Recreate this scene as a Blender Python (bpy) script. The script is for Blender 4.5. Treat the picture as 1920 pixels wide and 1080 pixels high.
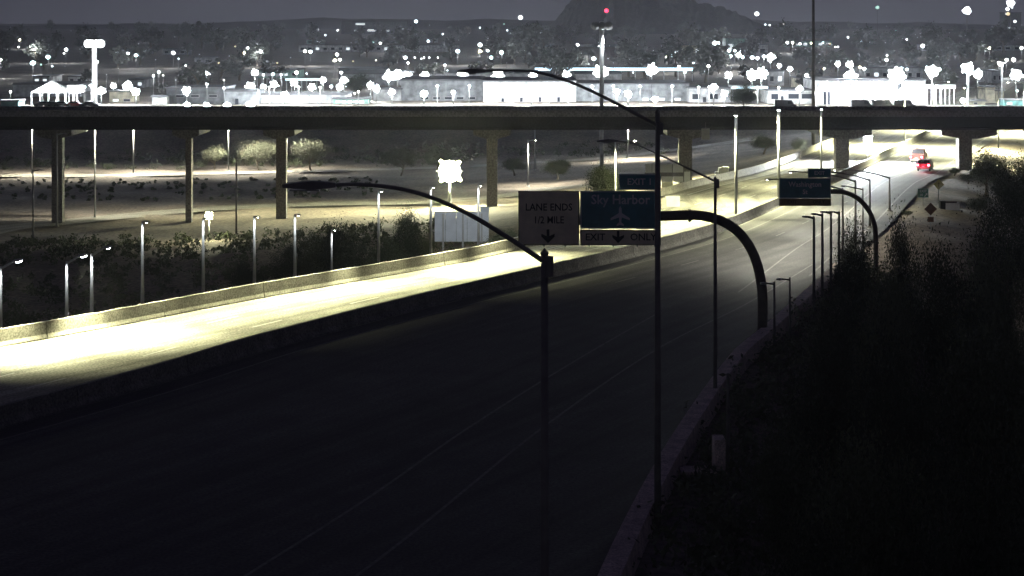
import bpy, math, random
import numpy as np
from mathutils import Vector, Matrix, Euler

for o in list(bpy.data.objects):
    bpy.data.objects.remove(o)
random.seed(7)
rng = np.random.default_rng(7)
SC = bpy.context.scene
COL = SC.collection
PI = math.pi

# ------------------------------------------------------------------ camera
F = 3600.0          # focal length in photo pixels (1920 wide)
HC = 20.0           # camera height
HY = 40.0           # horizon row
cam_d = bpy.data.cameras.new('camera')
cam_d.sensor_width = 36.0
cam_d.lens = 36.0 * F / 1920.0
cam_d.shift_y = -(540.0 - HY) / 1920.0
cam_d.clip_start = 0.5
cam_d.clip_end = 30000
cam = bpy.data.objects.new('camera', cam_d)
cam.location = (0, 0, HC)
cam.rotation_euler = (math.radians(90), 0, 0)
COL.objects.link(cam)
SC.camera = cam

# ------------------------------------------------------------------ world: night sky with the city's glow
world = bpy.data.worlds.new('World')
SC.world = world
world.use_nodes = True
wn, wl = world.node_tree.nodes, world.node_tree.links
wn.clear()
w_out = wn.new('ShaderNodeOutputWorld')
bg = wn.new('ShaderNodeBackground')
sky = wn.new('ShaderNodeTexSky')
sky.sky_type = 'NISHITA'
sky.sun_disc = False
sky.sun_elevation = math.radians(-4)
sky.sun_rotation = math.radians(200)
skm = wn.new('ShaderNodeMix'); skm.data_type = 'RGBA'; skm.blend_type = 'ADD'
skm.inputs[0].default_value = 1.0
ssc = wn.new('ShaderNodeMix'); ssc.data_type = 'RGBA'; ssc.blend_type = 'MULTIPLY'
ssc.inputs[0].default_value = 1.0
ssc.inputs[7].default_value = (0.02, 0.02, 0.02, 1)
tc = wn.new('ShaderNodeTexCoord')
sep = wn.new('ShaderNodeSeparateXYZ')
rmp = wn.new('ShaderNodeValToRGB')
rmp.color_ramp.elements[0].position = 0.0
rmp.color_ramp.elements[0].color = (0.088, 0.090, 0.118, 1)
rmp.color_ramp.elements[1].position = 0.5
rmp.color_ramp.elements[1].color = (0.009, 0.0075, 0.024, 1)
rme = rmp.color_ramp.elements.new(0.16); rme.color = (0.038, 0.037, 0.06, 1)
wl.new(tc.outputs['Generated'], sep.inputs[0])
wl.new(sep.outputs['Z'], rmp.inputs[0])
wl.new(sky.outputs[0], ssc.inputs[6])
wl.new(ssc.outputs[2], skm.inputs[6])
wl.new(rmp.outputs[0], skm.inputs[7])
wl.new(skm.outputs[2], bg.inputs[0])
bg.inputs[1].default_value = 1.0
wl.new(bg.outputs[0], w_out.inputs[0])

# a faint sun lamp added as moonlight to give shape
sd = bpy.data.lights.new('added_moonlight', 'SUN')
sd.energy = 0.012
sd.angle = math.radians(0.5)
sd.color = (0.8, 0.85, 1.0)
so = bpy.data.objects.new('added_moonlight', sd)
so.rotation_euler = (math.radians(50), 0, math.radians(-60))
COL.objects.link(so)

SC.view_settings.view_transform = 'Standard'
SC.view_settings.look = 'None'
SC.view_settings.exposure = 0
SC.view_settings.gamma = 1
SC.view_settings.use_curve_mapping = False
SC.cycles.max_bounces = 4
SC.cycles.diffuse_bounces = 2
SC.cycles.glossy_bounces = 2
SC.cycles.volume_bounces = 0
SC.cycles.transparent_max_bounces = 8
SC.cycles.use_light_tree = True
SC.cycles.sample_clamp_indirect = 2.0
SC.cycles.caustics_reflective = False
SC.cycles.caustics_refractive = False

# ------------------------------------------------------------------ materials
MATS = {}
def mat(name, col, rough=0.8, scale=3.0, var=0.25, metal=0.0, bump=0.0, col2=None, fine=None, ior=None):
    if name in MATS: return MATS[name]
    m = bpy.data.materials.new(name); m.use_nodes = True
    n, l = m.node_tree.nodes, m.node_tree.links
    b = n['Principled BSDF']
    b.inputs['Roughness'].default_value = rough
    b.inputs['Metallic'].default_value = metal
    if ior: b.inputs['IOR'].default_value = ior
    t = n.new('ShaderNodeTexCoord')
    nz = n.new('ShaderNodeTexNoise'); nz.inputs['Scale'].default_value = scale
    nz.inputs['Detail'].default_value = 6; nz.inputs['Roughness'].default_value = 0.65
    l.new(t.outputs['Object'], nz.inputs['Vector'])
    mx = n.new('ShaderNodeMix'); mx.data_type = 'RGBA'
    c2 = col2 or tuple(min(1, c * (1 + var)) for c in col)
    c1 = col if col2 else tuple(c * (1 - var) for c in col)
    mx.inputs[6].default_value = (*c1, 1); mx.inputs[7].default_value = (*c2, 1)
    mr = n.new('ShaderNodeMapRange'); mr.inputs[1].default_value = 0.3; mr.inputs[2].default_value = 0.7
    l.new(nz.outputs[0], mr.inputs[0]); l.new(mr.outputs[0], mx.inputs[0])
    outc = mx.outputs[2]
    if fine:
        n2 = n.new('ShaderNodeTexNoise'); n2.inputs['Scale'].default_value = fine; n2.inputs['Detail'].default_value = 2
        l.new(t.outputs['Object'], n2.inputs['Vector'])
        m2 = n.new('ShaderNodeMapRange'); m2.inputs[1].default_value = 0.3; m2.inputs[2].default_value = 0.7
        m2.inputs[3].default_value = 0.55; m2.inputs[4].default_value = 1.45
        l.new(n2.outputs[0], m2.inputs[0])
        vm = n.new('ShaderNodeVectorMath'); vm.operation = 'SCALE'
        l.new(outc, vm.inputs[0]); l.new(m2.outputs[0], vm.inputs['Scale'])
        outc = vm.outputs[0]
    l.new(outc, b.inputs['Base Color'])
    if bump:
        bp = n.new('ShaderNodeBump'); bp.inputs['Strength'].default_value = bump
        l.new(nz.outputs[0], bp.inputs['Height']); l.new(bp.outputs[0], b.inputs['Normal'])
    MATS[name] = m
    return m

def emit(name, col, strength):
    if name in MATS: return MATS[name]
    m = bpy.data.materials.new(name); m.use_nodes = True
    n, l = m.node_tree.nodes, m.node_tree.links
    b = n['Principled BSDF']
    b.inputs['Base Color'].default_value = (*[min(.8, c) for c in col], 1)
    b.inputs['Emission Color'].default_value = (*col, 1)
    b.inputs['Emission Strength'].default_value = strength
    MATS[name] = m
    return m

def road_mat(name, col, joint):
    """concrete / asphalt with long tyre-worn streaks that run along the road and blotchy patches"""
    m = bpy.data.materials.new(name); m.use_nodes = True
    n, l = m.node_tree.nodes, m.node_tree.links
    b = n['Principled BSDF']; b.inputs['Roughness'].default_value = 0.75
    uv = n.new('ShaderNodeUVMap')
    mp = n.new('ShaderNodeMapping'); mp.inputs['Scale'].default_value = (0.9, 0.02, 1)
    l.new(uv.outputs[0], mp.inputs[0])
    nz = n.new('ShaderNodeTexNoise'); nz.inputs['Scale'].default_value = 1.0; nz.inputs['Detail'].default_value = 5
    l.new(mp.outputs[0], nz.inputs['Vector'])
    t = n.new('ShaderNodeTexCoord')
    n2 = n.new('ShaderNodeTexNoise'); n2.inputs['Scale'].default_value = 0.35; n2.inputs['Detail'].default_value = 7
    l.new(t.outputs['Object'], n2.inputs['Vector'])
    n3 = n.new('ShaderNodeTexNoise'); n3.inputs['Scale'].default_value = 7; n3.inputs['Detail'].default_value = 3
    l.new(t.outputs['Object'], n3.inputs['Vector'])
    def rng_(src, lo, hi, a=0.3, c=0.7):
        r = n.new('ShaderNodeMapRange'); r.inputs[1].default_value = a; r.inputs[2].default_value = c
        r.inputs[3].default_value = lo; r.inputs[4].default_value = hi
        l.new(src, r.inputs[0]); return r.outputs[0]
    def mul(a, c):
        q = n.new('ShaderNodeMath'); q.operation = 'MULTIPLY'; l.new(a, q.inputs[0]); l.new(c, q.inputs[1]); return q.outputs[0]
    v = mul(mul(rng_(nz.outputs[0], 0.5, 1.35), rng_(n2.outputs[0], 0.75, 1.25)), rng_(n3.outputs[0], 0.4, 1.6))
    vm = n.new('ShaderNodeVectorMath'); vm.operation = 'SCALE'; vm.inputs[0].default_value = col
    l.new(v, vm.inputs['Scale']); l.new(vm.outputs[0], b.inputs['Base Color'])
    bp = n.new('ShaderNodeBump'); bp.inputs['Strength'].default_value = 0.3; bp.inputs['Distance'].default_value = 0.02
    l.new(n3.outputs[0], bp.inputs['Height']); l.new(bp.outputs[0], b.inputs['Normal'])
    MATS[name] = m
    return m

CONC = road_mat('road_concrete', (0.27, 0.255, 0.21), 4.5)
ASPH = road_mat('road_asphalt', (0.066, 0.063, 0.06), 4.5)
PAINT = mat('paint_white', (0.55, 0.54, 0.5), 0.6, 2.0, 0.25)
WORN = mat('paint_worn', (0.17, 0.165, 0.155), 0.7, 2.5, 0.5)
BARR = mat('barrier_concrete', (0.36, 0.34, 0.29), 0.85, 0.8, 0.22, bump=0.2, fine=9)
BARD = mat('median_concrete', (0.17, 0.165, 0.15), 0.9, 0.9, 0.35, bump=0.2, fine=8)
RBM = mat('old_parapet', (0.52, 0.43, 0.36), 0.9, 1.6, 0.4, bump=0.4, fine=14)
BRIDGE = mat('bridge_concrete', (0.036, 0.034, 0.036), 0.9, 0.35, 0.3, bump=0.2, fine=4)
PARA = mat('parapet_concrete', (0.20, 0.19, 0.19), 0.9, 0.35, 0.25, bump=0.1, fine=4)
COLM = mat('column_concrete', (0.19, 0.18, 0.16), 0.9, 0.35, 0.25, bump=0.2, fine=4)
STEEL = mat('galvanised_steel', (0.42, 0.42, 0.40), 0.55, 1.5, 0.2, metal=0.3)
DSTEEL = mat('weathered_steel', (0.13, 0.12, 0.115), 0.6, 1.5, 0.3, metal=0.2)
RUST = mat('weathering_steel_tube', (0.075, 0.055, 0.05), 0.7, 1.2, 0.35, metal=0.1)
HOUS = mat('lamp_housing', (0.25, 0.25, 0.25), 0.5, 4, 0.15, metal=0.2)
DIRT = mat('desert_ground', (0.11, 0.09, 0.072), 0.95, 0.09, 0.0, col2=(0.24, 0.20, 0.16), bump=0.4, fine=2.2)
HILL = mat('hill_rock', (0.055, 0.05, 0.045), 0.95, 0.02, 0.5, bump=0.5, fine=0.2)
BARK = mat('bark', (0.16, 0.13, 0.09), 0.9, 3, 0.3)
LEAFA = mat('leaf_palo_verde', (0.15, 0.155, 0.10), 0.8, 1.2, 0.45)
LEAFB = mat('leaf_mesquite', (0.075, 0.09, 0.045), 0.8, 1.2, 0.5)
LEAFC = mat('leaf_dark', (0.035, 0.045, 0.025), 0.85, 0.7, 0.5)
LEAFD = mat('leaf_city', (0.13, 0.135, 0.115), 0.85, 0.7, 0.5)

LENS = emit('lens_white', (0.92, 0.97, 1.0), 60.0)
LENSW = emit('lens_warm', (1.0, 1.0, 0.78), 80.0)
GLARE_RAY = emit('glare_ray_yellow', (1.0, 0.98, 0.52), 1.5)  # yellowish emission for the floodlight's built-in glare rays
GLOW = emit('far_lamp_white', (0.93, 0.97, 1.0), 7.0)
GLOWC = emit('far_lamp_cool', (0.75, 0.9, 1.0), 6.0)
GLOWW = emit('far_lamp_warm', (1.0, 0.95, 0.8), 5.0)
GLOWD = emit('far_lamp_dim', (0.8, 0.85, 0.9), 0.9)
GLOWO = emit('far_lamp_orange', (1.0, 0.72, 0.42), 1.6)
GLOWG = emit('far_lamp_green', (0.55, 1.0, 0.85), 1.5)
REDL = emit('red_lamp', (1.0, 0.03, 0.08), 8.0)
TAIL = emit('tail_lamp', (1.0, 0.05, 0.08), 40.0)
STRIP = emit('strip_lamp_blue_white', (0.62, 0.85, 1.0), 2.2)
WINL = emit('lit_window', (0.85, 0.95, 1.0), 1.4)
WIND = mat('dark_window', (0.03, 0.035, 0.045), 0.15, 2, 0.2)

# ------------------------------------------------------------------ mesh helpers
class MB:
    def __init__(s): s.v = []; s.f = []; s.mi = []
    def add(s, vs, fs, mi=0):
        b = len(s.v); s.v += [tuple(v) for v in vs]; s.f += [tuple(i + b for i in f) for f in fs]; s.mi += [mi] * len(fs)
        return s
    def box(s, x0, x1, y0, y1, z0, z1, mi=0):
        return s.add([(x0,y0,z0),(x1,y0,z0),(x1,y1,z0),(x0,y1,z0),(x0,y0,z1),(x1,y0,z1),(x1,y1,z1),(x0,y1,z1)],
              [(0,3,2,1),(4,5,6,7),(0,1,5,4),(1,2,6,5),(2,3,7,6),(3,0,4,7)], mi)
    def tube(s, pts, rads, n=10, mi=0, cap=True):
        pts = [Vector(p) for p in pts]
        if not hasattr(rads, '__len__'): rads = [rads] * len(pts)
        b = len(s.v); prev = None
        for i, p in enumerate(pts):
            d = (pts[min(i+1, len(pts)-1)] - pts[max(i-1, 0)]).normalized()
            u = prev if prev is not None else (Vector((0,1,0)) if abs(d.y) < 0.9 else Vector((1,0,0)))
            u = (u - d * u.dot(d)).normalized(); prev = u; w = d.cross(u)
            for k in range(n):
                a = 2*PI*k/n
                s.v.append(tuple(p + (u*math.cos(a) + w*math.sin(a)) * rads[i]))
        for i in range(len(pts)-1):
            for k in range(n):
                s.f.append((b+i*n+k, b+i*n+(k+1)%n, b+(i+1)*n+(k+1)%n, b+(i+1)*n+k)); s.mi.append(mi)
        if cap:
            s.f.append(tuple(b+k for k in range(n))[::-1]); s.mi.append(mi)
            s.f.append(tuple(b+(len(pts)-1)*n+k for k in range(n))); s.mi.append(mi)
        return s
    def ell(s, c, r, nu=8, nv=5, mi=0):
        vs = []; fs = []
        for j in range(nv+1):
            t = PI*j/nv
            for i in range(nu):
                a = 2*PI*i/nu
                vs.append((c[0]+r[0]*math.sin(t)*math.cos(a), c[1]+r[1]*math.sin(t)*math.sin(a), c[2]+r[2]*math.cos(t)))
        for j in range(nv):
            for i in range(nu):
                fs.append((j*nu+i, (j+1)*nu+i, (j+1)*nu+(i+1)%nu, j*nu+(i+1)%nu))
        return s.add(vs, fs, mi)
    def prism(s, poly, y0, y1, mi=0):      # poly in x,z ; extruded along y
        n = len(poly)
        vs = [(x, y0, z) for x, z in poly] + [(x, y1, z) for x, z in poly]
        fs = [tuple(range(n)), tuple(range(2*n-1, n-1, -1))] + [(i, i+n, (i+1)%n+n, (i+1)%n) for i in range(n)]
        return s.add(vs, fs, mi)
    def mesh(s, name, mats, smooth=False):
        me = bpy.data.meshes.new(name); me.from_pydata(s.v, [], s.f)
        for m in (mats if isinstance(mats, (list, tuple)) else [mats]): me.materials.append(m)
        if any(s.mi): me.polygons.foreach_set('material_index', s.mi)
        if smooth: me.polygons.foreach_set('use_smooth', [True]*len(s.f))
        me.update(); return me

def link(name, me, parent=None, loc=(0,0,0), rz=0.0, sc=None):
    o = bpy.data.objects.new(name, me); COL.objects.link(o)
    o.location = loc; o.rotation_euler = (0, 0, rz)
    if sc: o.scale = sc if hasattr(sc, '__len__') else (sc, sc, sc)
    if parent: o.parent = parent
    return o
def obj(name, mb, m, parent=None, loc=(0,0,0), smooth=False): return link(name, mb.mesh(name, m, smooth), parent, loc)
def tag(o, label=None, cat=None, group=None, kind=None):
    if label: o['label'] = label
    if cat: o['category'] = cat
    if group: o['group'] = group
    if kind: o['kind'] = kind
    return o
def thing(name, label, cat, loc, rz=0, group=None):
    o = bpy.data.objects.new(name, None); COL.objects.link(o); o.empty_display_size = 0.3
    o.location = loc; o.rotation_euler = (0,0,rz); return tag(o, label, cat, group)
def copy_tree(src, loc, rz=None, sc=None, label=None):
    r = src.copy(); COL.objects.link(r); r.location = loc
    if rz is not None: r.rotation_euler = (0,0,rz)
    if sc: r.scale = (sc,sc,sc) if not hasattr(sc,'__len__') else sc
    if label: r['label'] = label
    for ch in src.children:
        c = ch.copy(); COL.objects.link(c); c.parent = r
        for g in ch.children:
            d = g.copy(); COL.objects.link(d); d.parent = c
    return r
def plight(parent, loc, power, col=(1,1,1), r=0.2, spot=None, aim=None, blend=0.6):
    k = 'SPOT' if spot else 'POINT'
    d = bpy.data.lights.new('lamp_light', k); d.energy = power; d.color = col; d.shadow_soft_size = r
    if spot: d.spot_size = math.radians(spot); d.spot_blend = blend
    o = bpy.data.objects.new('lamp_light', d); COL.objects.link(o); o.location = loc; o.parent = parent
    if aim is not None: o.rotation_euler = Vector(aim).to_track_quat('-Z', 'Y').to_euler()
    return o

def W(px, py, D): return Vector(((px-960)*D/F, D, HC-(py-HY)*D/F))
def interp(tab, d):
    xs = [t[0] for t in tab]; ys = [t[1] for t in tab]
    n = len(xs)
    if d <= xs[0]: return ys[0] + (d-xs[0])*(ys[1]-ys[0])/(xs[1]-xs[0])
    if d >= xs[-1]: return ys[-1] + (d-xs[-1])*(ys[-1]-ys[-2])/(xs[-1]-xs[-2])
    i = max(k for k in range(n-1) if xs[k] <= d)
    def sl(k):
        a = (ys[min(k+1,n-1)]-ys[max(k-1,0)])/(xs[min(k+1,n-1)]-xs[max(k-1,0)]); return a
    h = xs[i+1]-xs[i]; t = (d-xs[i])/h; m0 = sl(i)*h; m1 = sl(i+1)*h
    return (2*t**3-3*t**2+1)*ys[i]+(t**3-2*t**2+t)*m0+(-2*t**3+3*t**2)*ys[i+1]+(t**3-t**2)*m1
LB_T = [(75,-60),(90,-49.5),(117.6,-31.4),(125,-26.4),(138,-18.4),(149,-10.8),(161,-2.9),(180,6.2),(207,17.0)]
OUT_T = [(165,-26),(180,-13),(195,-1.5),(207,9.5),(219.5,17.0),(231,21.8),(259,34.5),(318.6,54),(400,81),(900,238)]
MED_T = [(60,-45),(85,-31),(104.7,-20.9),(117,-15.6),(133,-7.4),(148,1.2),(167,11.9),(180,18.2),(207,28.2),(253,44.6),(335,72.0),(400,93),(900,250)]
RB_T = [(25,-4),(50,0.2),(69,3.3),(88,7.1),(111,12.6),(120,15.5),(144,23),(167,30),(185,36),(236,51),(254,58),(288,69.0),(335,85),(400,106),(900,265)]
def LB(d): return interp(LB_T, d)
def OUT(d): return interp(OUT_T, d)
def MED(d): return interp(MED_T, d)
def RB(d): return interp(RB_T, d)
def EDGE(d): return LB(d) if d < 207 else (OUT(d) if d > 219.5 else 17.0)
def sm(t): t = min(1, max(0, t)); return t*t*(3-2*t)
def gz(x, d):
    e = EDGE(d) - 0.6
    if x < e:
        dl = (e-x)*0.85
        s = 8 + 22*sm((d-170)/50)
        z = -8*(1-math.exp(-max(0, dl-0.6)/s))
        if d > 385: z *= 1-sm((d-385)/55)
    else:
        r = RB(d) + 1.5
        if x > r:
            dr = (x-r)*0.85
            bot = -6 + 5*sm((d-150)/30)
            if d > 385: bot *= 1-sm((d-385)/55)
            z = bot*sm(dr/10)
        else: z = 0
    return z - 0.06
def solve(px, py):
    """the point of the terrain a line of sight meets"""
    D = 60.0
    while D < 2000:
        p = W(px, py, D)
        if p.z <= gz(p.x, D): return (p.x, D, gz(p.x, D))
        D += 0.5
    p = W(px, py, D); return tuple(p)

# ------------------------------------------------------------------ ground
xs = list(np.arange(-150, 190, 2.0)); g = 4.0
while xs[-1] < 9500: xs.append(xs[-1]+g); g *= 1.18
g = 4.0
while xs[0] > -9500: xs.insert(0, xs[0]-g); g *= 1.18
ys = list(np.arange(4, 460, 2.0)); g = 4.0
while ys[-1] < 14000: ys.append(ys[-1]+g); g *= 1.15
ys = [-60, -20] + ys
V = []
for y in ys:
    for x in xs:
        z = gz(x, max(y, 10))
        mid = EDGE(max(y,10))-2 < x < RB(max(y,10))+2
        if not mid and y < 460: z += 0.18*math.sin(x*0.31+y*0.17)*math.sin(y*0.23-x*0.11) + random.uniform(-.05,.05)
        V.append((x, y, z - (0.12 if mid else 0)))
nx = len(xs)
Fc = [(j*nx+i, j*nx+i+1, (j+1)*nx+i+1, (j+1)*nx+i) for j in range(len(ys)-1) for i in range(nx-1)]
mb = MB(); mb.v = V; mb.f = Fc; mb.mi = [0]*len(Fc)
tag(obj('ground', mb, DIRT, smooth=True), kind='structure')

# ------------------------------------------------------------------ roads
def ribbon(name, Lp, Rp, m, nc=4, kind='structure'):
    """Lp, Rp: lists of (x,y,z) along both edges"""
    n = len(Lp); v = []; uv = []; s = 0
    for i in range(n):
        a, b = Vector(Lp[i]), Vector(Rp[i])
        if i: s += ((a+b)/2 - (Vector(Lp[i-1])+Vector(Rp[i-1]))/2).length
        for k in range(nc+1):
            v.append(tuple(a.lerp(b, k/nc))); uv.append((k/nc*(b-a).length, s))
    f = [(i*(nc+1)+k, i*(nc+1)+k+1, (i+1)*(nc+1)+k+1, (i+1)*(nc+1)+k) for i in range(n-1) for k in range(nc)]
    me = bpy.data.meshes.new(name); me.from_pydata(v, [], f); me.materials.append(m)
    ul = me.uv_layers.new(name='UVMap')
    for p in me.polygons:
        for li in p.loop_indices: ul.data[li].uv = uv[me.loops[li].vertex_index]
    if me.polygons[0].normal.z < 0: me.flip_normals()
    me.update()
    o = link(name, me)
    if kind: o['kind'] = kind
    return o
def frange(a, b, s):
    n = max(1, int(round((b-a)/s))); return [a+(b-a)*i/n for i in range(n+1)]
ds = frange(76, 880, 4)
ribbon('westbound_carriageway', [(EDGE(d), d, 0.02) for d in ds], [(MED(d)-0.25, d, 0.02) for d in ds], CONC)
ds = frange(62, 880, 4)
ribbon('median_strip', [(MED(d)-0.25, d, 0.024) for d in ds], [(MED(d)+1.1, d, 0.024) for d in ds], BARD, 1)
ds = frange(26, 880, 4)
def RC_L(d): return MED(d)+1.1 if d > 62 else -45-(62-d)*0.6
ribbon('eastbound_carriageway', [(RC_L(d), d, 0.02) for d in ds], [(RB(d), d, 0.02) for d in ds], ASPH)

def offs(fn, d, o):
    """a point o metres to the right of curve fn at depth d, square to it"""
    t = (fn(d+1)-fn(d-1))/2; L = math.hypot(t, 1)
    return (fn(d) + o*1/L, d - o*t/L)
def stripe(mb_, fn, o, w, d0, d1, z=0.03, step=3):
    dd = frange(d0, d1, step); pts = []
    for d in dd:
        a = offs(fn, d, o-w/2); b = offs(fn, d, o+w/2); pts.append(((a[0],a[1],z),(b[0],b[1],z)))
    v = [p for q in pts for p in q]
    mb_.add(v, [(2*i, 2*i+1, 2*i+3, 2*i+2) for i in range(len(dd)-1)])
mk = MB()
stripe(mk, MED, -1.3, 0.18, 80, 420)
stripe(mk, LB, 2.6, 0.15, 84, 200)
stripe(mk, OUT, 2.2, 0.18, 222, 420)
tag(obj('edge_line', mk, PAINT), kind='structure')
mk = MB(); stripe(mk, MED, 1.1+1.6, 0.16, 90, 420); stripe(mk, RB, -1.6, 0.18, 150, 420); stripe(mk, RB, -5.3, 0.15, 140, 420)
tag(obj('edge_line', mk, WORN), kind='structure')
def dashes(fn, o, d0, d1, gap=12.2, ln=3.6):
    d = d0
    while d < d1:
        m_ = MB(); stripe(m_, fn, o, 0.16, d, d+ln*0.85, 0.031)
        tag(obj('lane_dash', m_, WORN if fn is RB or o > 0 else PAINT), kind='structure'); d += gap*0.85
dashes(MED, -4.9, 92, 300); dashes(MED, -8.5, 92, 300)
A1T = [(45,-17),(60,-12.6),(69.6,-9.46),(80.9,-5.9),(93.5,-2.4),(112,3.4),(135,11.2)]
A2T = [(48,-11.8),(62,-7.8),(73.5,-4.3),(94.7,1.6),(118,9.2),(135.8,16.6),(160,25.5)]
mk = MB(); stripe(mk, lambda d: interp(A1T, d), 0, .15, 48, 132); stripe(mk, lambda d: interp(A2T, d), 0, .15, 50, 158)
tag(obj('lane_line', mk, WORN), kind='structure')
dashes(MED, 6.4, 150, 330)
# faint tar-sealed joint line that crosses the near lanes
# ------------------------------------------------------------------ barriers, built segment by segment
def jersey(mb_, fn, d0, d1, h, wt, wb, z0=0.0, zf=None):
    prof = [(-wb/2,0),(-wb/2,0.08),(-wt/2-0.05,0.33),(-wt/2,h),(wt/2,h),(wt/2+0.05,0.33),(wb/2,0.08),(wb/2,0)]
    dd = frange(d0, d1, 3.0); v = []; n = len(prof)
    for d in dd:
        zz = zf(d) if zf else z0
        for o, z in prof:
            x, y = offs(fn, d, o); v.append((x, y, zz+z))
    f = [(i*n+k, i*n+(k+1)%n, (i+1)*n+(k+1)%n, (i+1)*n+k) for i in range(len(dd)-1) for k in range(n)]
    f += [tuple(range(n))[::-1], tuple((len(dd)-1)*n+k for k in range(n))]
    mb_.add(v, f)
def barrier(name, label, fn, d0, d1, h, wt, wb, m, seg=9.0, group=None, zf=None):
    t = thing(name, label, 'barrier', (0,0,0), 0, group)
    d = d0
    while d < d1-1:
        q = MB(); e = min(d1, d+seg); jersey(q, fn, d+0.03, e-0.03, h, wt, wb, 0.0, zf); obj('barrier_segment', q, m, t); d = e
    return t
LBb = lambda d: LB(d)-0.35
barrier('roadside_barrier', 'pale concrete parapet lit from above along the far side of the bright lanes', LBb, 76, 206.5, 1.1, 0.25, 0.5, BARR)
OUTb = lambda d: OUT(d)-0.35
barrier('roadside_barrier', 'long low concrete barrier climbing from the ramp gore under the overpass', OUTb, 205, 420, 0.85, 0.25, 0.55, BARR, 12)
MEDb = lambda d: MED(d)+0.42
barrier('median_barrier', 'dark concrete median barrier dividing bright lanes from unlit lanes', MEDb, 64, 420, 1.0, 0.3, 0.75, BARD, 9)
RBb = lambda d: RB(d)+0.55
barrier('roadside_barrier', 'broad dim concrete parapet at the lower edge beside the dark drop', RBb, 28, 152, 0.9, 0.8, 0.98, RBM, 9)
# gore nose crash cushion with pale end
t = thing('crash_cushion', 'white topped crash cushion at the ramp gore, right of near sign', 'crash cushion', (17.6, 207, 0))
obj('nose_panel', MB().box(-1.1,0.5,-.2,.3,0,1.15), mat('cushion_white',(0.75,0.74,0.7),0.6,2,0.1), t)
obj('cushion_body', MB().box(-.9,.3,.32,2.4,0,0.95), HOUS, t)

# ramps on the lower ground
def path_ribbon(name, pts, w, m, lift=0.16):
    P = [Vector(p) for p in pts]
    # catmull-rom
    Q = []
    for i in range(len(P)-1):
        p0, p1, p2, p3 = P[max(i-1,0)], P[i], P[i+1], P[min(i+2,len(P)-1)]
        for k in range(10):
            t_ = k/10
            Q.append(0.5*((2*p1)+(p2-p0)*t_+(2*p0-5*p1+4*p2-p3)*t_**2+(3*p1-p0-3*p2+p3)*t_**3))
    Q.append(P[-1]); L = []; R = []
    for i, q in enumerate(Q):
        d = (Q[min(i+1,len(Q)-1)]-Q[max(i-1,0)]); nrm = Vector((-d.y, d.x, 0)).normalized()
        a = q+nrm*w/2; b = q-nrm*w/2
        L.append((a.x, a.y, gz(a.x, a.y)+lift)); R.append((b.x, b.y, gz(b.x, b.y)+lift))
    ribbon(name, L, R, m, 4); return Q
q1 = path_ribbon('frontage_road', [solve(*p) for p in [(-160,470),(0,432),(110,420),(260,405),(420,392),(620,384),(800,381),(930,371),(1040,355),(1150,347),(1265,343),(1345,331)]], 6.5, CONC)
q2 = path_ribbon('service_road', [solve(*p) for p in [(-250,337),(0,331),(200,331),(400,327),(640,321),(860,314),(1010,306),(1150,296),(1290,279),(1400,264)]], 6.0, CONC)
q3 = path_ribbon('exit_ramp', [(16.5,216,0),(6,202,-2),(-6,189,-4),(-20,178,-5),(-40,166,-6),(-70,150,-7)], 7.0, ASPH)
# ------------------------------------------------------------------ overpass
BD = 257.0; U = BD/F
t = thing('overpass_bridge', 'long dark concrete overpass crossing above the freeway on thick columns', 'bridge', (0, BD, 0))
ztop = HC-(207-HY)*U; zpb = HC-(219-HY)*U; zgb = HC-(244-HY)*U
X0, X1 = -150, 130
seg = 6.0; x = X0
pm = MB().box(0, seg-0.05, 0, 0.35, zpb, ztop).mesh('parapet_panel', PARA)
while x < X1:
    link('parapet_panel', pm, t, (x, -0.01, 0)); x += seg
obj('rear_parapet', MB().box(X0, X1, 12.6, 12.95, zpb, ztop), PARA, t)
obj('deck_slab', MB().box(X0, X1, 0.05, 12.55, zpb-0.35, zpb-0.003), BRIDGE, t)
gm = MB().prism([(0,0)], 0, 1) if False else None
for k in range(6):
    y = 0.5+k*2.3
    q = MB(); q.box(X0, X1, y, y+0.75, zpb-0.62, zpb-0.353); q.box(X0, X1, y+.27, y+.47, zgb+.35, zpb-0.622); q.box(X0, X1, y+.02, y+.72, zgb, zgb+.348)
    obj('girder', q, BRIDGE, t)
for px, wpx, capw in [(95,20,5.0),(345,11,3.6),(521,19,4.2),(922,20,5.0),(1290,25,5.4),(1588,25,7.2),(1822,25,7.5)]:
    cx = (px-960)*U; w_ = wpx*U; zb = gz(cx, BD+4)-0.3
    q = MB(); q.prism([(cx-w_/2, zb),(cx+w_/2, zb),(cx+w_/2, zgb-1.25),(cx-w_/2, zgb-1.25)], 3.5, 3.5+max(1.3,w_)); obj('column', q, COLM, t)
    q = MB(); q.prism([(cx-w_/2-.1, zgb-1.248),(cx+w_/2+.1, zgb-1.248),(cx+capw/2, zgb-0.75),(cx+capw/2, zgb-0.004),(cx-capw/2, zgb-0.004),(cx-capw/2, zgb-0.75)], 1.2, 11.0)
    obj('pier_cap', q, COLM, t)
# little white marker panel hung under the deck
t = thing('hanging_panel', 'small pale square panel beneath the overpass edge', 'panel', W(1323, 262, BD-1))
obj('panel_face', MB().box(-.55,.55,-.03,.03,0,1.5), mat('pale_panel',(0.5,0.5,0.42),0.7,2,0.1), t)
obj('hanger', MB().box(-.05,.05,.04,.1,0,2.3), DSTEEL, t)

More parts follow.
